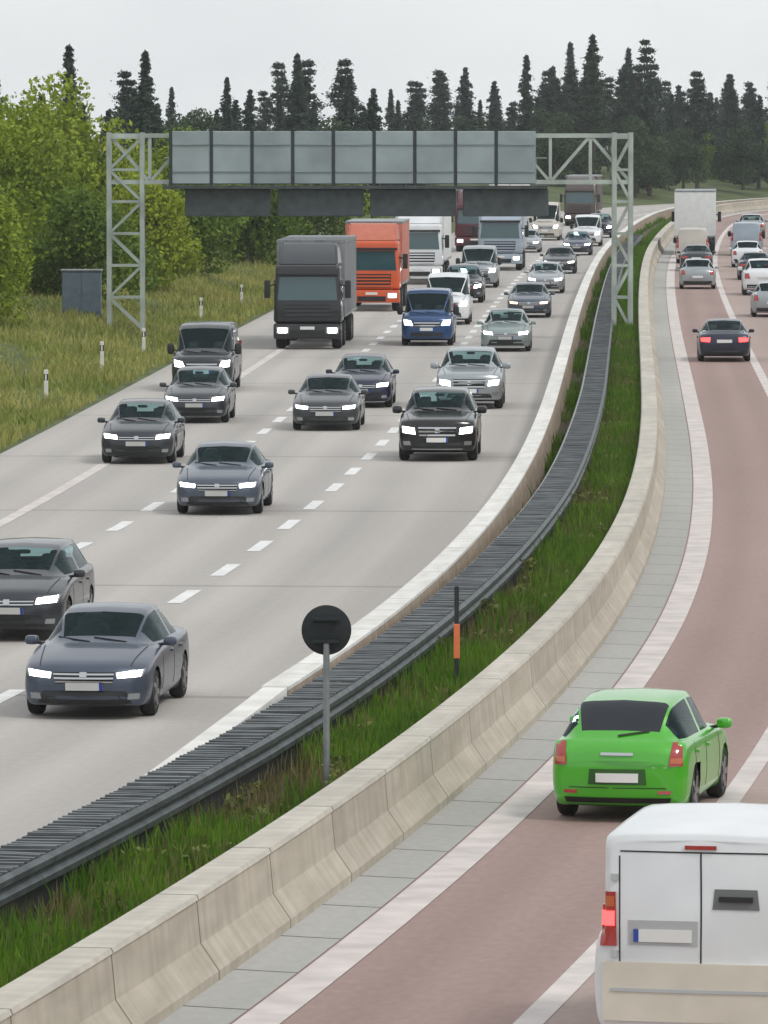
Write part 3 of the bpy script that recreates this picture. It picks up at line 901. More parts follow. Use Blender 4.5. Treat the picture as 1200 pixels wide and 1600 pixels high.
def pchip(x, y, q):
    x, y = np.asarray(x, float), np.asarray(y, float)
    h = np.diff(x); d = np.diff(y, axis=0) / h[:, None]
    m = np.zeros_like(y)
    for i in range(1, len(x) - 1):
        a, b = d[i-1], d[i]; w1, w2 = 2*h[i] + h[i-1], h[i] + 2*h[i-1]
        ok = a * b > 0
        with np.errstate(divide='ignore', invalid='ignore'):
            m[i] = np.where(ok, (w1 + w2) / (w1 / np.where(ok, a, 1) + w2 / np.where(ok, b, 1)), 0)
    m[0], m[-1] = d[0], d[-1]
    i = np.clip(np.searchsorted(x, q, side='right') - 1, 0, len(x) - 2)
    t = ((q - x[i]) / h[i])[:, None]; hh = h[i][:, None]
    return (y[i] * (1 + 2*t) * (1-t)**2 + hh * m[i] * t * (1-t)**2 + y[i+1] * t**2 * (3 - 2*t) + hh * m[i+1] * t**2 * (t - 1))

WHEELS = {}
def wheel_meshes(r, w, truck=False):
    k = (r, w, truck)
    if k in WHEELS: return WHEELS[k]
    b = bmesh.new()
    lathe(b, [(r*.66, -w*.46), (r*.90, -w*.5), (r*.985, -w*.36), (r, -w*.15), (r, w*.15), (r*.985, w*.36), (r*.90, w*.5), (r*.66, w*.46)], 'Y', 28)
    o = link_bm('t', b, rubber, None, True, 50); tm = o.data; bpy.data.objects.remove(o)
    b = bmesh.new()
    lathe(b, [(r*.67, -w*.40), (r*.66, -w*.47), (r*.60, -w*.44), (r*.58, -w*.22), (.001, -w*.2)], 'Y', 28)
    for s in range(5 if not truck else 8):
        a = 2*math.pi*s/(5 if not truck else 8)
        beam_(b, (0, -w*.36, 0), (r*.6*math.cos(a), -w*.42, r*.6*math.sin(a)), .05, .07)
    lathe(b, [(r*.16, -w*.2), (r*.15, -w*.44), (.001, -w*.46)], 'Y', 14)
    o = link_bm('t', b, alloy if not truck else steel_light, None, False, 40); rm = o.data; bpy.data.objects.remove(o)
    WHEELS[k] = (tm, rm); return WHEELS[k]

def add_wheel(root, x, y, r, w, truck=False):
    tm, rm = wheel_meshes(r, w, truck)
    wh = bpy.data.objects.new('wheel', tm); COL.objects.link(wh); wh.parent = root
    wh.location = (x, y, r); 
    if y > 0: wh.rotation_euler = (0, 0, math.pi)
    ri = bpy.data.objects.new('rim', rm); COL.objects.link(ri); ri.parent = wh
    return wh

def decal(root, name, bvh, quad, m, side, proud=.010, nu=6, nv=4, back=.03, slats=0, xlim=9.0):
    """a lens, grille or plate that follows the body: bilinear quad (y, z) bl, br, tr, tl cast on to the skin"""
    sgn = 1 if side == 'front' else -1
    if slats:
        vs, fs = [], []
        for k in range(slats):
            a, c = (k + .28) / slats, (k + .72) / slats
            q = [lerp2(quad[0], quad[3], a), lerp2(quad[1], quad[2], a), lerp2(quad[1], quad[2], c), lerp2(quad[0], quad[3], c)]
            v, f = _patch(bvh, q, sgn, proud, nu, 1, back, xlim); n = len(vs); vs += v; fs += [tuple(i + n for i in t) for t in f]
    else: vs, fs = _patch(bvh, quad, sgn, proud, nu, nv, back, xlim)
    b = bmesh.new()
    bv = [b.verts.new(v) for v in vs]
    for f in fs: b.faces.new([bv[i] for i in f])
    return link_bm(name, b, m, root, True, 35)
def lerp2(a, b, t): return (a[0] + (b[0]-a[0])*t, a[1] + (b[1]-a[1])*t)
def _patch(bvh, q, sgn, proud, nu, nv, back, xlim):
    vs, fs = [], []; last = None; rows = []
    for j in range(nv + 1):
        l_, r_ = lerp2(q[0], q[3], j / nv), lerp2(q[1], q[2], j / nv)
        for i in range(nu + 1):
            y, z = lerp2(l_, r_, i / nu)
            h = bvh.ray_cast(Vector((-sgn * xlim, y, z)), Vector((sgn, 0, 0)))
            rows.append((y, z, h[0].x if h[0] is not None else None))
    good = [r for r in rows if r[2] is not None]
    for y, z, x in rows:
        if x is None: x = min(good, key=lambda g: (g[0]-y)**2 + (g[1]-z)**2)[2] if good else 0
        vs.append((x - sgn * proud, y, z))
    n = len(vs)
    for (x, y, z) in list(vs): vs.append((x + sgn * (proud + back), y, z))
    W = nu + 1
    for j in range(nv):
        for i in range(nu):
            a = j*W + i; fs.append((a, a+1, a+W+1, a+W)); fs.append((n+a, n+a+W, n+a+W+1, n+a+1))
    ring = [i for i in range(W)] + [j*W + nu for j in range(1, nv+1)] + [nv*W + i for i in range(nu-1, -1, -1)] + [j*W for j in range(nv-1, 0, -1)]
    for a, c in zip(ring, ring[1:] + ring[:1]): fs.append((a, n+a, n+c, c))
    return vs, fs
def mir(q): return [(-q[1][0], q[1][1]), (-q[0][0], q[0][1]), (-q[3][0], q[3][1]), (-q[2][0], q[2][1])]

SUB, SUBJ = 5, 3
def make_car(name, spec):
    """body skin lofted from stations (x, zb, zs, zt, half width, half roof width, cabin 0..1)"""
    root = empty(name, (0, 0, 0))
    L, W = spec['L'], spec['W']; hw = W / 2
    st = np.array(spec['st'], float)
    ns = len(st)
    pts = np.zeros((ns, 10, 3))
    for i, (x, zb, zs, zt, w, wr, c) in enumerate(st):
        w *= hw; wr *= hw
        bon = [(w*.76, zs + (zt-zs)*.55), (w*.60, zs + (zt-zs)*.8), (w*.45, zs + (zt-zs)*.92)]
        cab = [(w*.905, zs + .035), (wr, zt - spec.get('drip', .10)), (wr*.88, zt - .03)]
        top = [(a[0]*(1-c) + b[0]*c, a[1]*(1-c) + b[1]*c) for a, b in zip(bon, cab)]
        sec = [(0, zb), (w*.84, zb), (w*.955, zb + .07), (w, zb + (zs-zb)*.48), (w*.985, zb + (zs-zb)*.84), (w*.945, zs)] + top + [(0, zt)]
        for j, (y, z) in enumerate(sec): pts[i, j] = (x, y, z)
    qi = np.linspace(0, ns-1, (ns-1)*SUB + 1)
    xq = np.interp(qi, np.arange(ns), st[:, 0])
    A = pchip(st[:, 0], pts.reshape(ns, -1), xq).reshape(len(qi), 10, 3)
    qj = np.linspace(0, 9, 9*SUBJ + 1)
    B = np.zeros((len(qi), len(qj), 3))
    for k in range(len(qi)): B[k] = pchip(np.arange(10.), A[k], qj)
    B[:, :, 0] = xq[:, None]
    # plan curvature of nose and tail, slight camber of the roof
    yy = np.abs(B[:, :, 1]) / hw
    ff = np.clip(1 - B[:, :, 0] / 1.0, 0, 1) ** 1.5; fr = np.clip(1 - (L - B[:, :, 0]) / .9, 0, 1) ** 1.5
    B[:, :, 0] += spec.get('bowf', .24) * yy**2.2 * ff - spec.get('bowr', .14) * yy**2.2 * fr
    B[:, :, 0] -= L / 2
    nj = len(qj)
    full = np.concatenate([B * np.array([1, -1, 1]), B[:, -2:0:-1]], axis=1)     # right half then mirrored left
    jj = np.concatenate([qj, qj[-2:0:-1]]); M = full.shape[1]
    r, (xf, xr) = spec['wr'], spec['axles']; xf -= L/2; xr -= L/2
    V = full.reshape(-1, 3).copy()
    # pull skin vertices on to the wheel-arch circles
    ra = r * 1.13
    for xc in (xf, xr):
        dx, dz = V[:, 0] - xc, V[:, 2] - r
        dist = np.hypot(dx, dz); near = (np.abs(dist - ra) < .075) & (np.abs(V[:, 1]) > hw*.8) & (V[:, 2] < spec.get('archz', .95))
        V[near, 0] = xc + dx[near] / dist[near] * ra; V[near, 2] = r + dz[near] / dist[near] * ra
    ball, gl_, bd = [], [], []
    sc, sr, rr, tb = spec['cowl'], spec['roof'], spec['rroof'], spec['tailbase']
    for i in range(len(qi) - 1):
        for j in range(M):
            j2 = (j + 1) % M
            f = (i*M + j, (i+1)*M + j, (i+1)*M + j2, i*M + j2)
            si = (qi[i] + qi[i+1]) / 2
            ja, jb = jj[j], jj[j2]; ji = (ja + jb) / 2
            c = V[list(f)].mean(0); ball.append(f)
            if ji < 5.0 and abs(c[1]) > hw*.55 and any(math.hypot(c[0]-xc, c[2]-r) < ra*.985 for xc in (xf, xr)): continue
            g = None
            if sc + .1 < si < sr - .1 and ji > 7.25: g = 'windscreen'
            elif rr + .1 < si < tb - .1 and ji > 7.25 and spec.get('rear_glass', True): g = 'rear_window'
            elif 6.05 < ji < 6.97 and spec['side'][0] < si < spec['side'][1] and not any(abs(si - p) < .12 for p in spec.get('pillars', [])): g = 'side_window'
            (gl_ if g else bd).append((f, g, c[1]))
    caps = [tuple(range(M)), tuple((len(qi)-1)*M + k for k in range(M))[::-1]]
    allv = [tuple(v) for v in V]
    bvh = BVHTree.FromPolygons([Vector(v) for v in allv], ball + [tuple(c) for c in caps], all_triangles=False)
    def sub(name, faces, m, parent, push=0.0):
        ids = sorted({v for f in faces for v in f}); mp = {v: k for k, v in enumerate(ids)}
        b = bmesh.new(); bv = [b.verts.new(allv[v]) for v in ids]
        for f in faces:
            q = []
            for v in f:
                if mp[v] not in q: q.append(mp[v])
            try: b.faces.new([bv[k] for k in q])
            except ValueError: pass
        bmesh.ops.remove_doubles(b, verts=b.verts, dist=.0008)
        return link_bm(name, b, m, parent, True, 48)
    body = sub('body', [f for f, g, y in bd] + caps, P['base'], root)
    ws = sub('windscreen', [f for f, g, y in gl_ if g == 'windscreen'], glass, root)
    rw = [f for f, g, y in gl_ if g == 'rear_window']
    if rw: sub('rear_window', rw, spec.get('rear_mat', glass), root)
    for s in (-1, 1):
        fs = [f for f, g, y in gl_ if g == 'side_window' and y * s > 0]
        if fs: sub('side_window', fs, glass, root)
    # dark wheel wells, floor
    b = bmesh.new()
    for xc in (xf, xr): box(b, xc - ra*1.0, xc + ra*1.0, -hw*.86, hw*.86, r*.55, r*2.05)
    box(b, -L/2 + .35, L/2 - .3, -hw*.8, hw*.8, r*.62, r*1.3)
    link_bm('underbody', b, under_black, root)
    for xc in (xf, xr):
        for s in (-1, 1): add_wheel(root, xc, s * (hw - spec.get('tw', .205)/2 - .015), r, spec.get('tw', .205))
    # mirrors
    mx, mz = spec['mirror']
    for s in (-1, 1):
        sz = spec.get('msize', (.15, .19, .13))
        v, f = sphere_box((mx - L/2, s * (hw + .075), mz), sz)
        mo = link_mesh('mirror', v, f, P['base'] if not spec.get('mdark') else black_plastic, root, True)
        b = bmesh.new(); bar(b, (mx - L/2 + .03, s * (hw*.86), mz - .06), (mx - L/2 + .02, s * (hw + .05), mz - .03), .022); link_bm('mirror_arm', b, black_plastic, mo)
    for d in spec['decals']:
        side, nm, q, m = d[:4]; kw = d[4] if len(d) > 4 else {}
        kw = dict(kw); both = kw.pop('both', False); kid = kw.pop('kid', None)
        for k in ((0, 1) if both else (0,)):
            qq = mir(q) if k else q
            o = decal(root, nm, bvh, qq, m, side, **kw)
            for kd in (kid or []):
                q2 = mir(kd[1]) if k else kd[1]
                decal(o, kd[0], bvh, q2, kd[2], side, **(kd[3] if len(kd) > 3 else {}))
    # cabin: dashboard, steering wheel, seats
    cx, cz = st[sc][0] - L/2, st[sc][2]
    b = bmesh.new(); box(b, cx + .12, cx + .62, -hw*.80, hw*.80, r*1.3, cz - .03, .05, 2); da = link_bm('dashboard', b, dash_m, root, True, 40)
    b = bmesh.new()
    bmesh.ops.create_circle(b, segments=18, radius=.17)
    ring = [Matrix.Translation((cx + .70, -hw*.40, cz + .0)) @ Matrix.Rotation(R(-65), 4, 'Y') @ v.co for v in b.verts]; b.free(); b = bmesh.new()
    for a, c in zip(ring, ring[1:] + ring[:1]): bar(b, a, c, .018, 5)
    link_bm('steering_wheel', b, black_plastic, da)
    for x, ys in ((cx + 1.18, (-.40, .40)), (cx + 2.0, (-.42, .42))):
        if x > L/2 - .75: continue
        for y in ys:
            b = bmesh.new(); v, f = sphere_box((x + .06, y * hw, cz - .14), (.20, .50, .66), .45); vv = [b.verts.new(q) for q in v]
            for q in f:
                try: b.faces.new([vv[k] for k in q])
                except ValueError: pass
            bmesh.ops.remove_doubles(b, verts=b.verts, dist=.001)
            se = link_bm('seat', b, seat_cloth, root, True)
            v, f = sphere_box((x + .10, y * hw, cz + .26), (.10, .27, .17), .5); link_mesh('headrest', v, f, seat_light, se, True)
    if not spec.get('nomirror'):
        v, f = sphere_box((st[sr][0] - L/2 - .08, 0, st[sr][3] - .13), (.03, .24, .07), .5); link_mesh('rear_view_mirror', v, f, black_plastic, root, True)
    # door and bonnet seams, handles
    def side_strip(nm, parent, m, x0, z0, x1, z1, w_, sgn, proud=.003):
        vs, fs = [], []; n = 6; dx, dz = x1 - x0, z1 - z0; ln = math.hypot(dx, dz); px_, pz_ = -dz / ln * w_ / 2, dx / ln * w_ / 2
        for t in range(n + 1):
            for k in (-1, 1):
                x, z = x0 + dx * t / n + k * px_ - L/2, z0 + dz * t / n + k * pz_
                h = bvh.ray_cast(Vector((x, sgn * 4, z)), Vector((0, -sgn, 0)))
                if h[0] is None: return
                vs.append((x, h[0].y + sgn * proud, z)); 
        for t in range(n): fs.append((2*t, 2*t+1, 2*t+3, 2*t+2))
        k = len(vs)
        vs += [(x, y - sgn * (proud + .02), z) for x, y, z in vs]
        for t in range(n): fs += [(2*t, 2*t+2, k+2*t+2, k+2*t), (2*t+1, k+2*t+1, k+2*t+3, 2*t+3)]
        fs += [(0, k, k+1, 1), (2*n, 2*n+1, k+2*n+1, k+2*n)]
        b = bmesh.new(); bv = [b.verts.new(v) for v in vs]
        for f in fs: b.faces.new([bv[i] for i in f])
        return link_bm(nm, b, m, parent)
    zb_, zt_ = spec['door']
    for s in (-1, 1):
        for x in spec['doors']: side_strip('door_seam', body, black_plastic, x, zb_, x + .02, zt_, .014, s)
        for x in spec['doors'][1:]: side_strip('door_handle', body, P['base'], x - .26, zt_ - .13, x - .08, zt_ - .125, .032, s, .03)
    zc, wc = spec['bonnet']
    for s in (-1, 1):
        pa = []
        for t in range(17):
            x = spec['bx'][0] + (spec['bx'][1] - spec['bx'][0]) * t / 16; y = s * hw * (wc[0] + (wc[1] - wc[0]) * t / 16)
            h = bvh.ray_cast(Vector((x - L/2, y, 4)), Vector((0, 0, -1)))
            if h[0] is not None: pa.append(h[0] + Vector((0, 0, .002)))
        b = bmesh.new()
        for a, c in zip(pa, pa[1:]): beam_(b, a, c, .014, .008)
        link_bm('bonnet_seam', b, black_plastic, body)
    # wipers
    if spec.get('wiper', True):
        b = bmesh.new()
        for s in (.12, -.45):
            pa = []
            for t in (0, .5, 1):
                y = (s + .52 * t) * hw; z = spec['wz'][0] + (spec['wz'][1] - spec['wz'][0]) * t
                h = bvh.ray_cast(Vector((-9, y, z)), Vector((1, 0, 0)))
                if h[0] is not None: pa.append((h[0].x - .018, y, z))
            for a, c in zip(pa, pa[1:]): bar(b, a, c, .010, 5)
        link_bm('wiper', b, black_plastic, root)
    ant = spec.get('aerial')
    return root

def rect(y0, y1, z0, z1): return [(y0, z0), (y1, z0), (y1, z1), (y0, z1)]

def front_set(hl, lens, grille, intake, plate, fog=None, bar_=None, slats=3, badge=None):
    d = [('front', 'headlight', hl, lamp_house, dict(both=True, proud=.014, nu=7, nv=4, kid=[('lamp_lens', lens, head_lit, dict(proud=.024, nu=5, nv=3))])),
         ('front', 'grille', grille, black_plastic, dict(proud=.008, nu=8, nv=4, kid=[('grille_slats', grille, chrome, dict(proud=.020, nu=8, slats=slats, back=.01))])),
         ('front', 'lower_intake', intake, black_plastic, dict(proud=.008, nu=10, nv=3)),
         ('front', 'number_plate', plate, plate_white, dict(proud=.030, nu=2, nv=1, kid=[('plate_strip', [plate[0], (plate[0][0] + .045, plate[0][1]), (plate[3][0] + .045, plate[3][1]), plate[3]], plate_blue, dict(proud=.034, nu=1, nv=1))]))]
    if fog: d.append(('front', 'fog_lamp', fog, lamp_house, dict(both=True, proud=.014, nu=3, nv=2)))
    if bar_: d.append(('front', 'bumper_trim', bar_, chrome, dict(proud=.018, nu=10, nv=1)))
    if badge: d.append(('front', 'badge', badge, chrome, dict(proud=.034, nu=3, nv=3)))
    return d
def rear_set(tl, plate, lower, tl_mat=None, extra=()):
    d = [('rear', 'tail_light', tl, tl_mat or tail_red, dict(both=True, proud=.014, nu=4, nv=5)),
         ('rear', 'number_plate', plate, plate_white, dict(proud=.02, nu=2, nv=1)),
         ('rear', 'bumper_valance', lower, black_plastic, dict(proud=.010, nu=10, nv=2))]
    return d + list(extra)

# ---- saloon
H = 1.44
SEDAN = dict(door=(.32, .93), doors=(1.50, 2.55, 3.42), bonnet=(0, (.70, .80)), bx=(.22, 1.22), L=4.65, W=1.82, wr=.325, axles=(.90, 3.68), cowl=5, roof=6, rroof=8, tailbase=9, side=(5.45, 8.75), pillars=(7.05,),
    mirror=(1.62, .98), wz=(.99, 1.04), mdark=False,
    st=[(0, .30, .52, .57, .72, .5, 0), (.04, .22, .63, .69, .86, .5, 0), (.14, .19, .70, .775, .945, .5, 0), (.45, .18, .775, .86, .985, .5, 0), (.85, .18, .835, .93, 1, .5, 0),
        (1.32, .18, .90, .995, 1, .60, 0), (2.12, .18, .935, H-.03, 1, .665, 1), (2.65, .18, .945, H, 1, .675, 1), (3.25, .18, .945, H-.05, 1, .655, 1),
        (4.0, .18, .945, 1.03, .985, .6, 0), (4.45, .20, .92, 1.0, .95, .6, 0), (4.60, .26, .86, .92, .90, .6, 0), (4.65, .33, .74, .79, .80, .6, 0)],
    decals=front_set([(.46, .575), (.80, .60), (.835, .705), (.44, .665)], [(.475, .582), (.775, .603), (.80, .692), (.465, .657)],
        [(-.40, .50), (.40, .50), (.43, .665), (-.43, .665)], [(-.66, .225), (.66, .225), (.58, .40), (-.58, .40)], rect(-.26, .26, .405, .515),
        [(.60, .285), (.76, .285), (.77, .37), (.62, .37)], [(-.60, .205), (.60, .205), (.60, .222), (-.60, .222)], 3, rect(-.05, .05, .60, .67))
        + rear_set([(.50, .68), (.80, .70), (.82, .84), (.48, .84)], rect(-.26, .26, .66, .77), [(-.7, .27), (.7, .27), (.7, .40), (-.7, .40)]))
# ---- estate / hatch
def hatch_spec(L=4.35, W=1.80, H=1.48, rear=None, rear_mat=None, tailx=.22):
    return dict(door=(.32, .94), doors=(1.35, 2.45, 3.3), bonnet=(0, (.70, .80)), bx=(.22, 1.05), L=L, W=W, wr=.325, axles=(.86, L - .86), cowl=5, roof=6, rroof=8, tailbase=9, side=(5.4, 8.6), pillars=(6.95,), rear_mat=rear_mat or glass,
    mirror=(1.48, 1.0), wz=(1.0, 1.06),
    st=[(0, .30, .53, .58, .72, .5, 0), (.04, .22, .64, .70, .87, .5, 0), (.13, .19, .72, .795, .95, .5, 0), (.40, .18, .79, .88, .985, .5, 0), (.75, .18, .85, .95, 1, .5, 0),
        (1.15, .18, .915, 1.01, 1, .60, 0), (1.98, .18, .95, H-.03, 1, .675, 1), (2.6, .18, .96, H, 1, .69, 1), (L-.62, .18, .97, H-.045, .995, .665, 1),
        (L-tailx, .19, .965, 1.03, .975, .6, .0), (L-.12, .21, .90, .985, .95, .6, 0), (L-.03, .27, .80, .88, .90, .6, 0), (L, .33, .70, .76, .82, .6, 0)],
    decals=front_set([(.44, .60), (.80, .625), (.835, .755), (.47, .705)], [(.46, .608), (.775, .632), (.80, .738), (.485, .70)],
        [(-.42, .575), (.42, .575), (.44, .675), (-.44, .675)], [(-.66, .24), (.66, .24), (.56, .43), (-.56, .43)], rect(-.26, .26, .44, .55),
        [(.60, .29), (.75, .29), (.76, .37), (.62, .37)], None, 2, rect(-.05, .05, .60, .685))
        + (rear or rear_set([(.60, .70), (.80, .70), (.80, .93), (.64, .93)], rect(-.26, .26, .55, .66), [(-.7, .25), (.7, .25), (.7, .40), (-.7, .40)])))
HATCH = hatch_spec()
GREEN = hatch_spec(L=4.15, W=1.72, H=1.50, rear_mat=glass_dark, tailx=.20,
    rear=[('rear', 'tail_light', [(.63, .70), (.795, .70), (.775, .985), (.66, .985)], tail_red, dict(both=True, proud=.016, nu=4, nv=6,
              kid=[('orange_lens', [(.645, .735), (.79, .735), (.785, .80), (.65, .80)], tail_orange, dict(proud=.024, nu=3, nv=2))])),
          ('rear', 'number_plate', rect(-.26, .26, .50, .61), plate_white, dict(proud=.030, nu=4, nv=3)),
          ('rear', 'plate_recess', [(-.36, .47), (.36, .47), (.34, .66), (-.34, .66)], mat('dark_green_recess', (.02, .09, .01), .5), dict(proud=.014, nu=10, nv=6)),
          ('rear', 'tailgate_handle', rect(-.20, .20, .83, .865), chrome, dict(proud=.025, nu=3, nv=1)),
          ('rear', 'bumper_valance', [(-.62, .20), (.62, .20), (.66, .31), (-.66, .31)], black_plastic, dict(proud=.010, nu=10, nv=2)),
          ('rear', 'reflector', rect(.50, .66, .36, .40), tail_red, dict(both=True, proud=.014, nu=2, nv=1)),
          ('rear', 'tailgate_seam', [(-.60, .425), (.60, .425), (.60, .435), (-.60, .435)], black_plastic, dict(proud=.006, nu=8, nv=1)),
          ('rear', 'rear_wiper', [(-.02, 1.045), (.36, 1.10), (.36, 1.118), (-.02, 1.063)], black_plastic, dict(proud=.02, nu=4, nv=1))])
# ---- off-road car
SUVH = 1.72
SUV = dict(door=(.42, 1.12), doors=(1.50, 2.6, 3.55), bonnet=(0, (.72, .82)), bx=(.2, 1.2), L=4.75, W=1.93, wr=.375, axles=(.92, 3.78), tw=.245, cowl=5, roof=6, rroof=8, tailbase=9, side=(5.4, 8.6), pillars=(6.95,), archz=1.05,
    mirror=(1.62, 1.20), wz=(1.205, 1.25), msize=(.2, .24, .19),
    st=[(0, .40, .70, .76, .76, .5, 0), (.035, .30, .86, .93, .89, .5, 0), (.12, .26, .95, 1.02, .955, .5, 0), (.45, .25, 1.01, 1.085, .985, .5, 0), (.85, .25, 1.05, 1.14, 1, .5, 0),
        (1.30, .25, 1.10, 1.20, 1, .62, 0), (2.0, .25, 1.13, SUVH-.04, 1, .70, 1), (2.7, .25, 1.14, SUVH, 1, .71, 1), (4.05, .25, 1.15, SUVH-.06, .995, .68, 1),
        (4.50, .27, 1.14, 1.20, .975, .62, .0), (4.63, .30, 1.05, 1.13, .95, .6, 0), (4.72, .36, .92, .98, .91, .6, 0), (4.75, .42, .80, .86, .84, .6, 0)],
    decals=front_set([(.52, .66), (.86, .70), (.885, .87), (.55, .83)], [(.535, .668), (.835, .705), (.855, .858), (.56, .822)],
        [(-.43, .60), (.43, .60), (.47, .87), (-.47, .87)], [(-.66, .33), (.66, .33), (.60, .455), (-.60, .455)], rect(-.26, .26, .475, .585),
        [(.64, .40), (.82, .40), (.84, .50), (.66, .50)], [(-.62, .295), (.62, .295), (.62, .318), (-.62, .318)], 3, rect(-.055, .055, .70, .81))
        + rear_set([(.60, .80), (.86, .80), (.86, 1.05), (.66, 1.05)], rect(-.26, .26, .78, .89), [(-.75, .36), (.75, .36), (.75, .52), (-.75, .52)]))
# ---- vans
def van_spec(L, W, H, cowl_x, bonnet_z, rear=None, wr=.34, rear_glass=False, roofw=.83):
    b = bonnet_z
    return dict(door=(.40, b + .02), doors=(cowl_x + .35, cowl_x + 1.5), bonnet=(0, (.72, .82)), bx=(.2, cowl_x - .06), L=L, W=W, wr=wr, axles=(.95, L - 1.15), tw=.215, cowl=4, roof=5, rroof=7, tailbase=8, side=(4.3, 5.75), pillars=(), archz=1.0, rear_glass=rear_glass, bowr=.05, drip=.13,
    mirror=(cowl_x + .55, b + .16), wz=(b + .06, b + .12), msize=(.18, .22, .34), mdark=True,
    st=[(0, .36, b-.36, b-.30, .76, .5, 0), (.04, .28, b-.22, b-.14, .90, .5, 0), (.16, .25, b-.13, b-.04, .965, .5, 0), (cowl_x*.6, .25, b-.05, b+.03, .99, .55, 0),
        (cowl_x, .25, b, b+.08, 1, .72, 0), (cowl_x+1.0, .25, b+.08, H-.05, 1, roofw, 1), (cowl_x+1.6, .25, b+.08, H, 1, roofw + .01, 1), (L-.16, .25, b+.08, H-.02, 1, roofw, 1),
        (L-.03, .27, b+.05, H-.05, .985, roofw - .02, 1), (L, .32, b, H-.11, .96, roofw - .05, 1)],
    decals=front_set([(.50, b-.38), (.86, b-.35), (.88, b-.12), (.58, b-.18)], [(.52, b-.37), (.83, b-.345), (.85, b-.145), (.60, b-.195)],
        [(-.44, b-.42), (.44, b-.42), (.48, b-.22), (-.48, b-.22)], [(-.62, .32), (.62, .32), (.58, .50), (-.58, .50)], rect(-.26, .26, b-.60 if b > 1.15 else b-.56, b-.49 if b > 1.15 else b-.45),
        None, None, 2)
        + (rear or rear_set([(.80, b-.2), (.93, b-.2), (.93, b+.3), (.80, b+.3)], rect(-.26, .26, .62, .73), [(-.8, .33), (.8, .33), (.8, .50), (-.8, .50)])))
TALLVAN = van_spec(5.6, 2.0, 2.62, .72, 1.22)
MIDVAN = van_spec(4.9, 1.92, 2.05, .78, 1.12)
WHITEVAN = van_spec(4.45, 1.94, 2.08, .85, 1.05, roofw=.90, rear=[
    ('rear', 'tail_light', [(.75, 1.02), (.90, 1.02), (.875, 1.50), (.76, 1.50)], tail_red, dict(both=True, proud=.024, nu=8, nv=12, kid=[('brake_lens', [(.768, 1.20), (.885, 1.20), (.88, 1.33), (.768, 1.33)], brake_lit, dict(proud=.034, nu=6, nv=4)),
        ('orange_lens', [(.768, 1.37), (.87, 1.37), (.865, 1.46), (.77, 1.46)], tail_orange, dict(proud=.034, nu=6, nv=3))])),
    ('rear', 'door_seam', rect(-.007, .007, .50, 1.86), black_plastic, dict(proud=.004, nu=1, nv=14)),
    ('rear', 'door_seam', rect(.72, .732, .50, 1.82), black_plastic, dict(both=True, proud=.004, nu=1, nv=14)),
    ('rear', 'door_seam', rect(-.72, .72, 1.855, 1.868), black_plastic, dict(proud=.004, nu=12, nv=1)),
    ('rear', 'number_plate', rect(-.60, -.08, 1.06, 1.17), plate_white, dict(proud=.022, nu=2, nv=1, kid=[('plate_strip', rect(-.60, -.555, 1.06, 1.17), plate_blue, dict(proud=.026, nu=1, nv=1))])),
    ('rear', 'plate_recess', rect(-.65, -.03, 1.03, 1.25), mat('van_recess', (.42, .43, .44), .5), dict(proud=.008, nu=4, nv=3)),
    ('rear', 'handle_recess', [(.10, 1.36), (.52, 1.36), (.50, 1.54), (.12, 1.54)], mat('van_handle_recess', (.16, .165, .17), .5), dict(proud=.008, nu=4, nv=3, kid=[('door_handle', rect(.16, .46, 1.43, 1.475), black_plastic, dict(proud=.035, nu=2, nv=1))])),
    ('rear', 'roof_brake_lamp', rect(-.14, .14, 1.89, 1.925), tail_red, dict(proud=.02, nu=3, nv=1)),
    ('rear', 'rear_bumper', [(-.87, .36), (.87, .36), (.88, .88), (-.88, .88)], mat('cream_bumper', (.62, .575, .49), .5, noise=.06), dict(proud=.04, nu=14, nv=6)),
    ('rear', 'hinge', rect(.74, .80, 1.60, 1.66), mat('hinge_grey', (.45, .46, .47), .5), dict(both=True, proud=.03, nu=1, nv=1)),
    ('rear', 'hinge', rect(.74, .80, .92, .98), mat('hinge_grey', (.45, .46, .47), .5), dict(both=True, proud=.03, nu=1, nv=1)),
    ('rear', 'rub_strip', rect(-.80, .80, .62, .65), mat('hinge_grey', (.45, .46, .47), .5), dict(proud=.05, nu=14, nv=1))])

PROTO = {}
for nm, sp_, key in (('saloon_car', SEDAN, 'sedan'), ('hatchback_car', HATCH, 'hatch'), ('compact_car', GREEN, 'green'), ('off_road_car', SUV, 'suv'),
                     ('delivery_van', TALLVAN, 'tallvan'), ('van', MIDVAN, 'midvan'), ('small_van', WHITEVAN, 'whitevan')):
    PROTO[key] = (make_car(nm, sp_), sp_['L'])

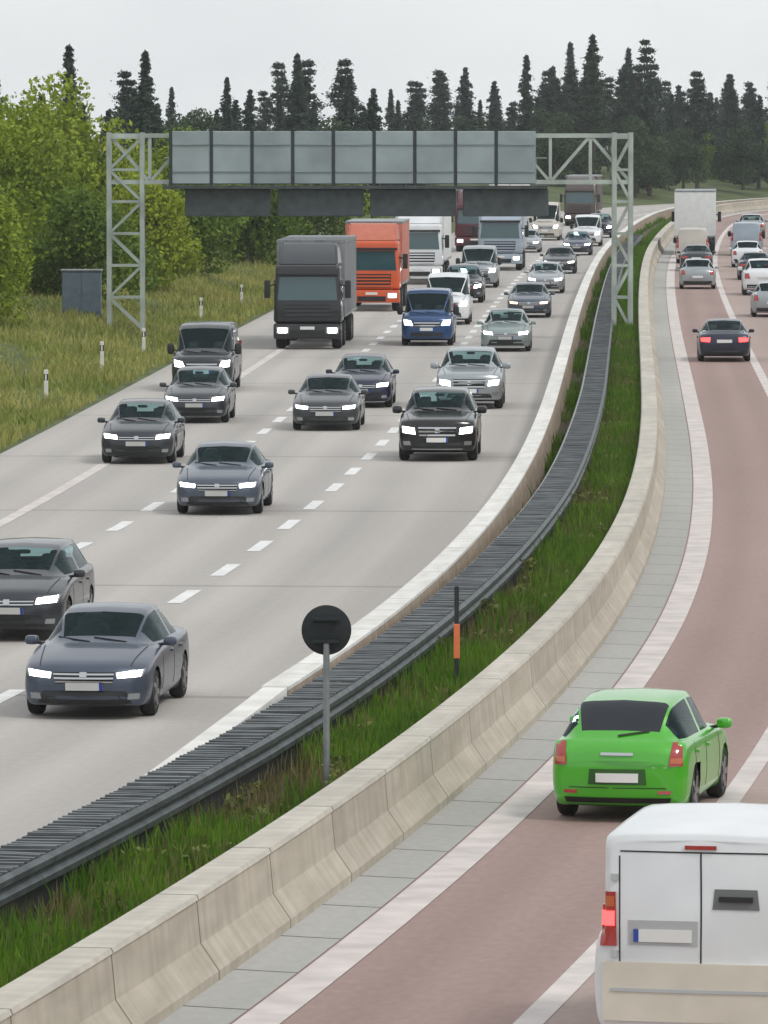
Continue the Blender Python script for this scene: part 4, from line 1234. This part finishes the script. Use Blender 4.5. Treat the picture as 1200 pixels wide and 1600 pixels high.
# ---- lorries
tarps = {}
def make_truck(name, cab_m, box_m, top_m, length=9.0, boxh=3.9, cabh=3.05, box_name='trailer'):
    root = empty(name, (0, 0, 0)); hl = (length + 2.6) / 2; X = -hl; hw = 1.23
    b = bmesh.new()
    box(b, X + .04, X + 2.2, -hw, hw, .95, cabh, .16, 4)
    for v in b.verts:
        if v.co.z > 1.7: v.co.x += (v.co.z - 1.7) * .10 * (1 if v.co.x < X + 1 else 0)
        if v.co.z > cabh - .3: v.co.y *= .95
    cab_o = link_bm('cab', b, cab_m, root, True, 40)
    bm2 = bmesh.new(); bm2.from_mesh(cab_o.data); bvh = BVHTree.FromBMesh(bm2); bm2.free()
    def D_(nm, q, m, parent=root, **kw): return decal(parent, nm, bvh, q, m, 'front', **{'xlim': 20.0, 'nu': 6, 'nv': 3, **kw})
    D_('windscreen', [(-1.08, 1.78), (1.08, 1.78), (1.0, 2.62), (-1.0, 2.62)], cab_glass, proud=.012)
    b = bmesh.new()                                    # wind deflector over the cab
    v = [b.verts.new(p) for p in [(X + .55, -1.08, cabh - .02), (X + 2.15, -1.16, cabh - .02), (X + 2.15, 1.16, cabh - .02), (X + .55, 1.08, cabh - .02),
                                   (X + 1.35, -1.0, boxh - .12), (X + 2.15, -1.1, boxh - .05), (X + 2.15, 1.1, boxh - .05), (X + 1.35, 1.0, boxh - .12)]]
    for f in ((3, 2, 1, 0), (4, 5, 6, 7), (0, 1, 5, 4), (1, 2, 6, 5), (2, 3, 7, 6), (3, 0, 4, 7)): b.faces.new([v[i] for i in f])
    bmesh.ops.bevel(b, geom=b.edges[:], offset=.07, segments=2, affect='EDGES')
    link_bm('wind_deflector', b, top_m, root, True, 40)
    gr_ = D_('grille', [(-.82, 1.02), (.82, 1.02), (.86, 1.62), (-.86, 1.62)], black_plastic, proud=.010)
    D_('grille_slats', [(-.80, 1.04), (.80, 1.04), (.84, 1.60), (-.84, 1.60)], cab_m, gr_, proud=.028, slats=4)
    b = bmesh.new(); box(b, X, X + .5, -hw, hw, .38, .935, .07, 2); bp = link_bm('bumper', b, cab_m, root, True, 40)
    b = bmesh.new(); box(b, X - .012, X + .1, -.62, .62, .44, .66, .01, 1); link_bm('bumper_intake', b, black_plastic, bp)
    b = bmesh.new(); box(b, X - .018, X + .02, -.26, .26, .72, .83, .003, 1); link_bm('number_plate', b, plate_white, bp)
    for s in (-1, 1):
        b = bmesh.new(); box(b, X - .012, X + .2, s*.90 - .24, s*.90 + .24, .56, .82, .03, 2); h = link_bm('headlight', b, lamp_house, root, True, 40)
        b = bmesh.new(); box(b, X - .028, X + .05, s*.90 - .17, s*.90 + .17, .60, .78, .02, 2); link_bm('lamp_lens', b, head_lit, h, True, 40)
        b = bmesh.new(); box(b, X + .12, X + .28, s*1.46 - .11, s*1.46 + .11, 1.85, 2.5, .05, 2); mo = link_bm('mirror', b, black_plastic, root, True, 40)
        b = bmesh.new(); bar(b, (X + .22, s*1.36, 2.3), (X + .36, s*1.12, 2.36), .03); link_bm('mirror_arm', b, black_plastic, mo)
        b = bmesh.new(); box(b, X + .55, X + 1.35, s*(hw + .004) - .006, s*(hw + .004) + .006, 1.75, 2.5, .005, 1); link_bm('side_window', b, cab_glass, root)
    b = bmesh.new(); box(b, X - .02, X + .62, -1.12, 1.12, 2.665, 2.76, .03, 2); link_bm('sun_visor', b, black_plastic, root, True, 40)
    b = bmesh.new(); box(b, X + 2.5, hl, -1.25, 1.25, 1.12, boxh, .04, 2); tr = link_bm(box_name, b, box_m, root, True, 40)
    b = bmesh.new()
    for z0 in (1.10, boxh - .09): box(b, X + 2.49, hl + .01, -1.262, 1.262, z0, z0 + .10)
    link_bm('trailer_frame', b, steel_light, tr)
    b = bmesh.new(); box(b, X + .6, hl - .1, -.45, .45, .62, .93); link_bm('chassis', b, under_black, root)
    for x in (X + 1.25, X + 4.0, hl - 1.4, hl - 2.6):
        for s in (-1, 1): add_wheel(root, x, s * 1.02, .50, .34, True)
    return root, length + 2.6

TRUCKS = {
    'black': make_truck('lorry', P['truck_black'], mat('trailer_grey', (.20, .205, .215), .6, noise=.1), P['graphite'], 9.5, 3.9),
    'orange': make_truck('lorry', P['orange'], mat('trailer_salmon', (.50, .16, .11), .6, noise=.1), mat('deflector_salmon', (.52, .15, .09), .45, noise=.08), 8.0, 3.85),
    'white': make_truck('lorry', P['white'], mat('trailer_white', (.68, .69, .68), .55, noise=.06), P['white'], 10, 3.95),
    'maroon': make_truck('lorry', P['maroon'], mat('trailer_dark', (.075, .05, .06), .6, noise=.12), P['maroon'], 10, 3.9),
    'pale_blue': make_truck('box_truck', P['pale_blue'], mat('trailer_paleblue', (.42, .47, .51), .6, noise=.08), P['pale_blue'], 6.5, 3.4, 2.75, 'cargo_box'),
    'brown': make_truck('lorry', P['brown'], mat('trailer_brown', (.09, .065, .06), .6, noise=.15), P['brown'], 10, 3.9),
}
index_children()
used = set()
def place(proto, key, D, o, direction, label, cat, group, pt=None, swap=None, name=None):
    """direction 'in': front bumper at (D, offset); 'out': rear bumper there"""
    root, L = proto[key]
    first = (id(proto), key) not in used
    if first and not swap: r_ = root; used.add((id(proto), key))
    else: r_ = copy_tree(root, None, swap)
    s = slope(D + L/2)
    p = off(D, o) if pt is None else Vector((pt.x, pt.y, 0))
    dirv = Vector((s, 1, 0)).normalized()
    r_.location = p + dirv * L / 2
    r_.location.z = 0.004
    a = math.atan2(1, s)
    r_.rotation_euler = (0, 0, a if direction == 'in' else a + math.pi)
    if name: r_.name = name
    prop(r_, label, cat, group)
    return r_
def S_(col, **kw):
    d = {'paint_base': P[col]}; d.update(kw); return d
IN = 'vehicles driving towards the camera'
OUT = 'vehicles driving away on the reddish carriageway'
# nearest oncoming cars, from their ground points in the photograph
for key, pix, col, lab, cat in [
    ('sedan', (130, 1126), 'blue_grey', 'dark blue-grey saloon with lit headlights, nearest car in the foreground left', 'car'),
    ('hatch', (10, 1004), 'anthracite', 'dark hatchback cut off by the left edge of the photo', 'car'),
    ('sedan', (339, 806), 'steel_blue', 'grey-blue saloon alone in the middle lane, below the off-road car\'s level', 'car'),
    ('hatch', (213, 726), 'anthracite', 'dark hatchback beside the grey-blue saloon, first in the left lane', 'car'),
    ('hatch', (304, 662), 'graphite', 'dark graphite hatchback directly in front of the dark van in the left lane', 'car'),
    ('midvan', (315, 613), 'anthracite', 'dark van in the left lane close behind the graphite hatchback', 'van'),
    ('sedan', (508, 674), 'graphite', 'dark grey saloon in the middle lane, closely followed by a dark estate', 'car'),
    ('hatch', (563, 638), 'navy', 'dark navy hatchback tucked behind the dark grey saloon in the middle lane', 'car'),
    ('suv', (683, 722), 'black', 'black off-road car with lit headlights in the lane by the barrier', 'off-road car'),
    ('suv', (733, 640), 'silver', 'silver off-road car following the black off-road car', 'off-road car'),
    ('hatch', (790, 550), 'pale_green', 'pale grey-green hatchback in the barrier lane, behind the silver off-road car', 'car'),
    ('midvan', (667, 541), 'blue', 'blue van in the middle lane beside the black lorry', 'van'),
    ('midvan', (697, 508), 'white', 'white van right behind the blue van', 'van'),
    ('sedan', (826, 497), 'steel_blue', 'grey-blue saloon with amber front lamps in the barrier lane', 'car'),
]:
    pt = at(*pix)
    sw = S_(col)
    if 'amber' in lab: sw['lit_headlamp'] = drl_amber
    place(PROTO, key, pt.y, 0, 'in', lab, cat, IN, pt, sw)
for key, D, o, lab in [
    ('black', 231, -9.35, 'black lorry with a grey trailer in the left lane under the gantry'),
    ('orange', 277, -8.95, 'orange lorry behind the black lorry'),
    ('white', 322, -8.6, 'white lorry behind the orange lorry'),
    ('maroon', 402, -8.6, 'dark maroon lorry far back in the left lane'),
    ('pale_blue', 352, -5.3, 'pale blue box truck in the middle lane far behind the white van'),
    ('brown', 500, -5.2, 'dark brown lorry at the far end of the oncoming traffic')]:
    place(TRUCKS, key, D, o, 'in', lab, 'lorry' if key != 'pale_blue' else 'truck', IN)
for key, D, o, col, lab, cat in [
    ('hatch', 306, -1.9, 'silver', 'silver hatchback in the barrier lane behind the car with amber lamps', 'car'),
    ('suv', 290, -5.4, 'graphite', 'dark off-road car in the middle lane between the white van and the pale blue truck', 'off-road car'),
    ('midvan', 316, -5.4, 'silver', 'silver van in the middle lane just ahead of the pale blue truck', 'van'),
    ('sedan', 345, -1.9, 'anthracite', 'dark saloon far back in the barrier lane, second behind the amber lamps', 'car'),
    ('hatch', 392, -1.9, 'blue_grey', 'blue-grey hatchback far back in the barrier lane', 'car'),
    ('midvan', 420, -2.0, 'white', 'white van far back in the barrier lane', 'van'),
    ('sedan', 400, -5.3, 'silver', 'silver saloon in the middle lane behind the pale blue truck', 'car'),
    ('suv', 450, -2.0, 'navy', 'navy off-road car behind the far white van in the barrier lane', 'off-road car'),
    ('tallvan', 440, -5.4, 'cream', 'cream tall van in the middle lane in front of the dark brown lorry', 'van')]:
    place(PROTO, key, D, o, 'in', lab, cat, IN, None, S_(col))
for D, lab in ((452, 'white lorry far back in the left lane behind the maroon lorry'),):
    place(TRUCKS, 'white', D, -8.7, 'in', lab, 'lorry', IN, None, {'paint_white': P['cream']})

# the reddish carriageway: tails towards us
g = place(PROTO, 'green', 0, 0, 'out', 'bright green hatchback seen from behind on the reddish carriageway', 'car', OUT, at(962, 1288), S_('green'))
g.scale = (.97, .97, .97)
w = place(PROTO, 'whitevan', 0, 0, 'out', 'white van with a cream lower rear, cut off at the bottom right corner', 'van', OUT, at(1094, 1662), S_('white'))
lit = {'tail_lens': brake_lit}
for key, pix, col, lab, cat, br in [
    ('sedan', (1132, 566), 'navy', 'dark navy saloon with lit red brake lights on the reddish carriageway', 'car', True),
    ('hatch', (1090, 452), 'silver', 'silver hatchback far ahead of the dark navy saloon', 'car', False),
    ('suv', (1192, 462), 'white', 'white off-road car at the right edge in the outer lane', 'off-road car', False),
    ('sedan', (1180, 438), 'navy', 'navy saloon in the outer lane ahead of the white off-road car', 'car', False),
    ('hatch', (1168, 418), 'white', 'white hatchback in the outer lane queue ahead of the navy saloon', 'car', False),
    ('sedan', (1088, 424), 'anthracite', 'dark saloon ahead of the silver hatchback in the inner lane', 'car', False),
    ('hatch', (1208, 496), 'silver', 'silver hatchback half cut off by the right edge, last in the outer lane queue', 'car', False),
    ('midvan', (1082, 412), 'cream', 'cream van between two saloons behind the white lorry in the inner lane', 'van', False),
    ('midvan', (1166, 400), 'pale_blue', 'pale blue van in the far outer lane queue', 'van', False),
    ('hatch', (1170, 386), 'red', 'red hatchback in the far outer lane queue', 'car', False),
    ('sedan', (1084, 404), 'steel_blue', 'grey-blue saloon right behind the white lorry in the inner lane', 'car', False),
    ('suv', (1174, 373), 'silver', 'silver off-road car at the far end of the outer lane queue', 'off-road car', False),
]:
    pt = at(*pix); sw = S_(col)
    if br: sw.update(lit)
    place(PROTO, key, pt.y, 0, 'out', lab, cat, OUT, pt, sw)
r_ = place(TRUCKS, 'white', 393, 5.3, 'out', 'white lorry seen from behind far ahead on the reddish carriageway', 'lorry', OUT, None, {'paint_white': P['pale_blue']})
# prototypes not used in place are removed
def drop(o):
    for c in children(o): drop(c)
    bpy.data.objects.remove(o)
for pr in (PROTO, TRUCKS):
    for key, (root, L) in pr.items():
        if (id(pr), key) not in used: drop(root)

# ------------------------------------------------------------------ the air
hm = bpy.data.materials.new('haze'); hm.use_nodes = True
hn, hl_ = hm.node_tree.nodes, hm.node_tree.links
hn.clear()
ho = hn.new('ShaderNodeOutputMaterial'); hv = hn.new('ShaderNodeVolumePrincipled')
hv.inputs['Color'].default_value = (.95, .98, 1.0, 1)
hv.inputs['Density'].default_value = .00012
hl_.new(hv.outputs[0], ho.inputs['Volume'])
b = bmesh.new(); box(b, -1500, 1500, -250, 2100, -3.0, 26)
hz = link_bm('haze', b, hm)
prop(hz, kind='stuff')
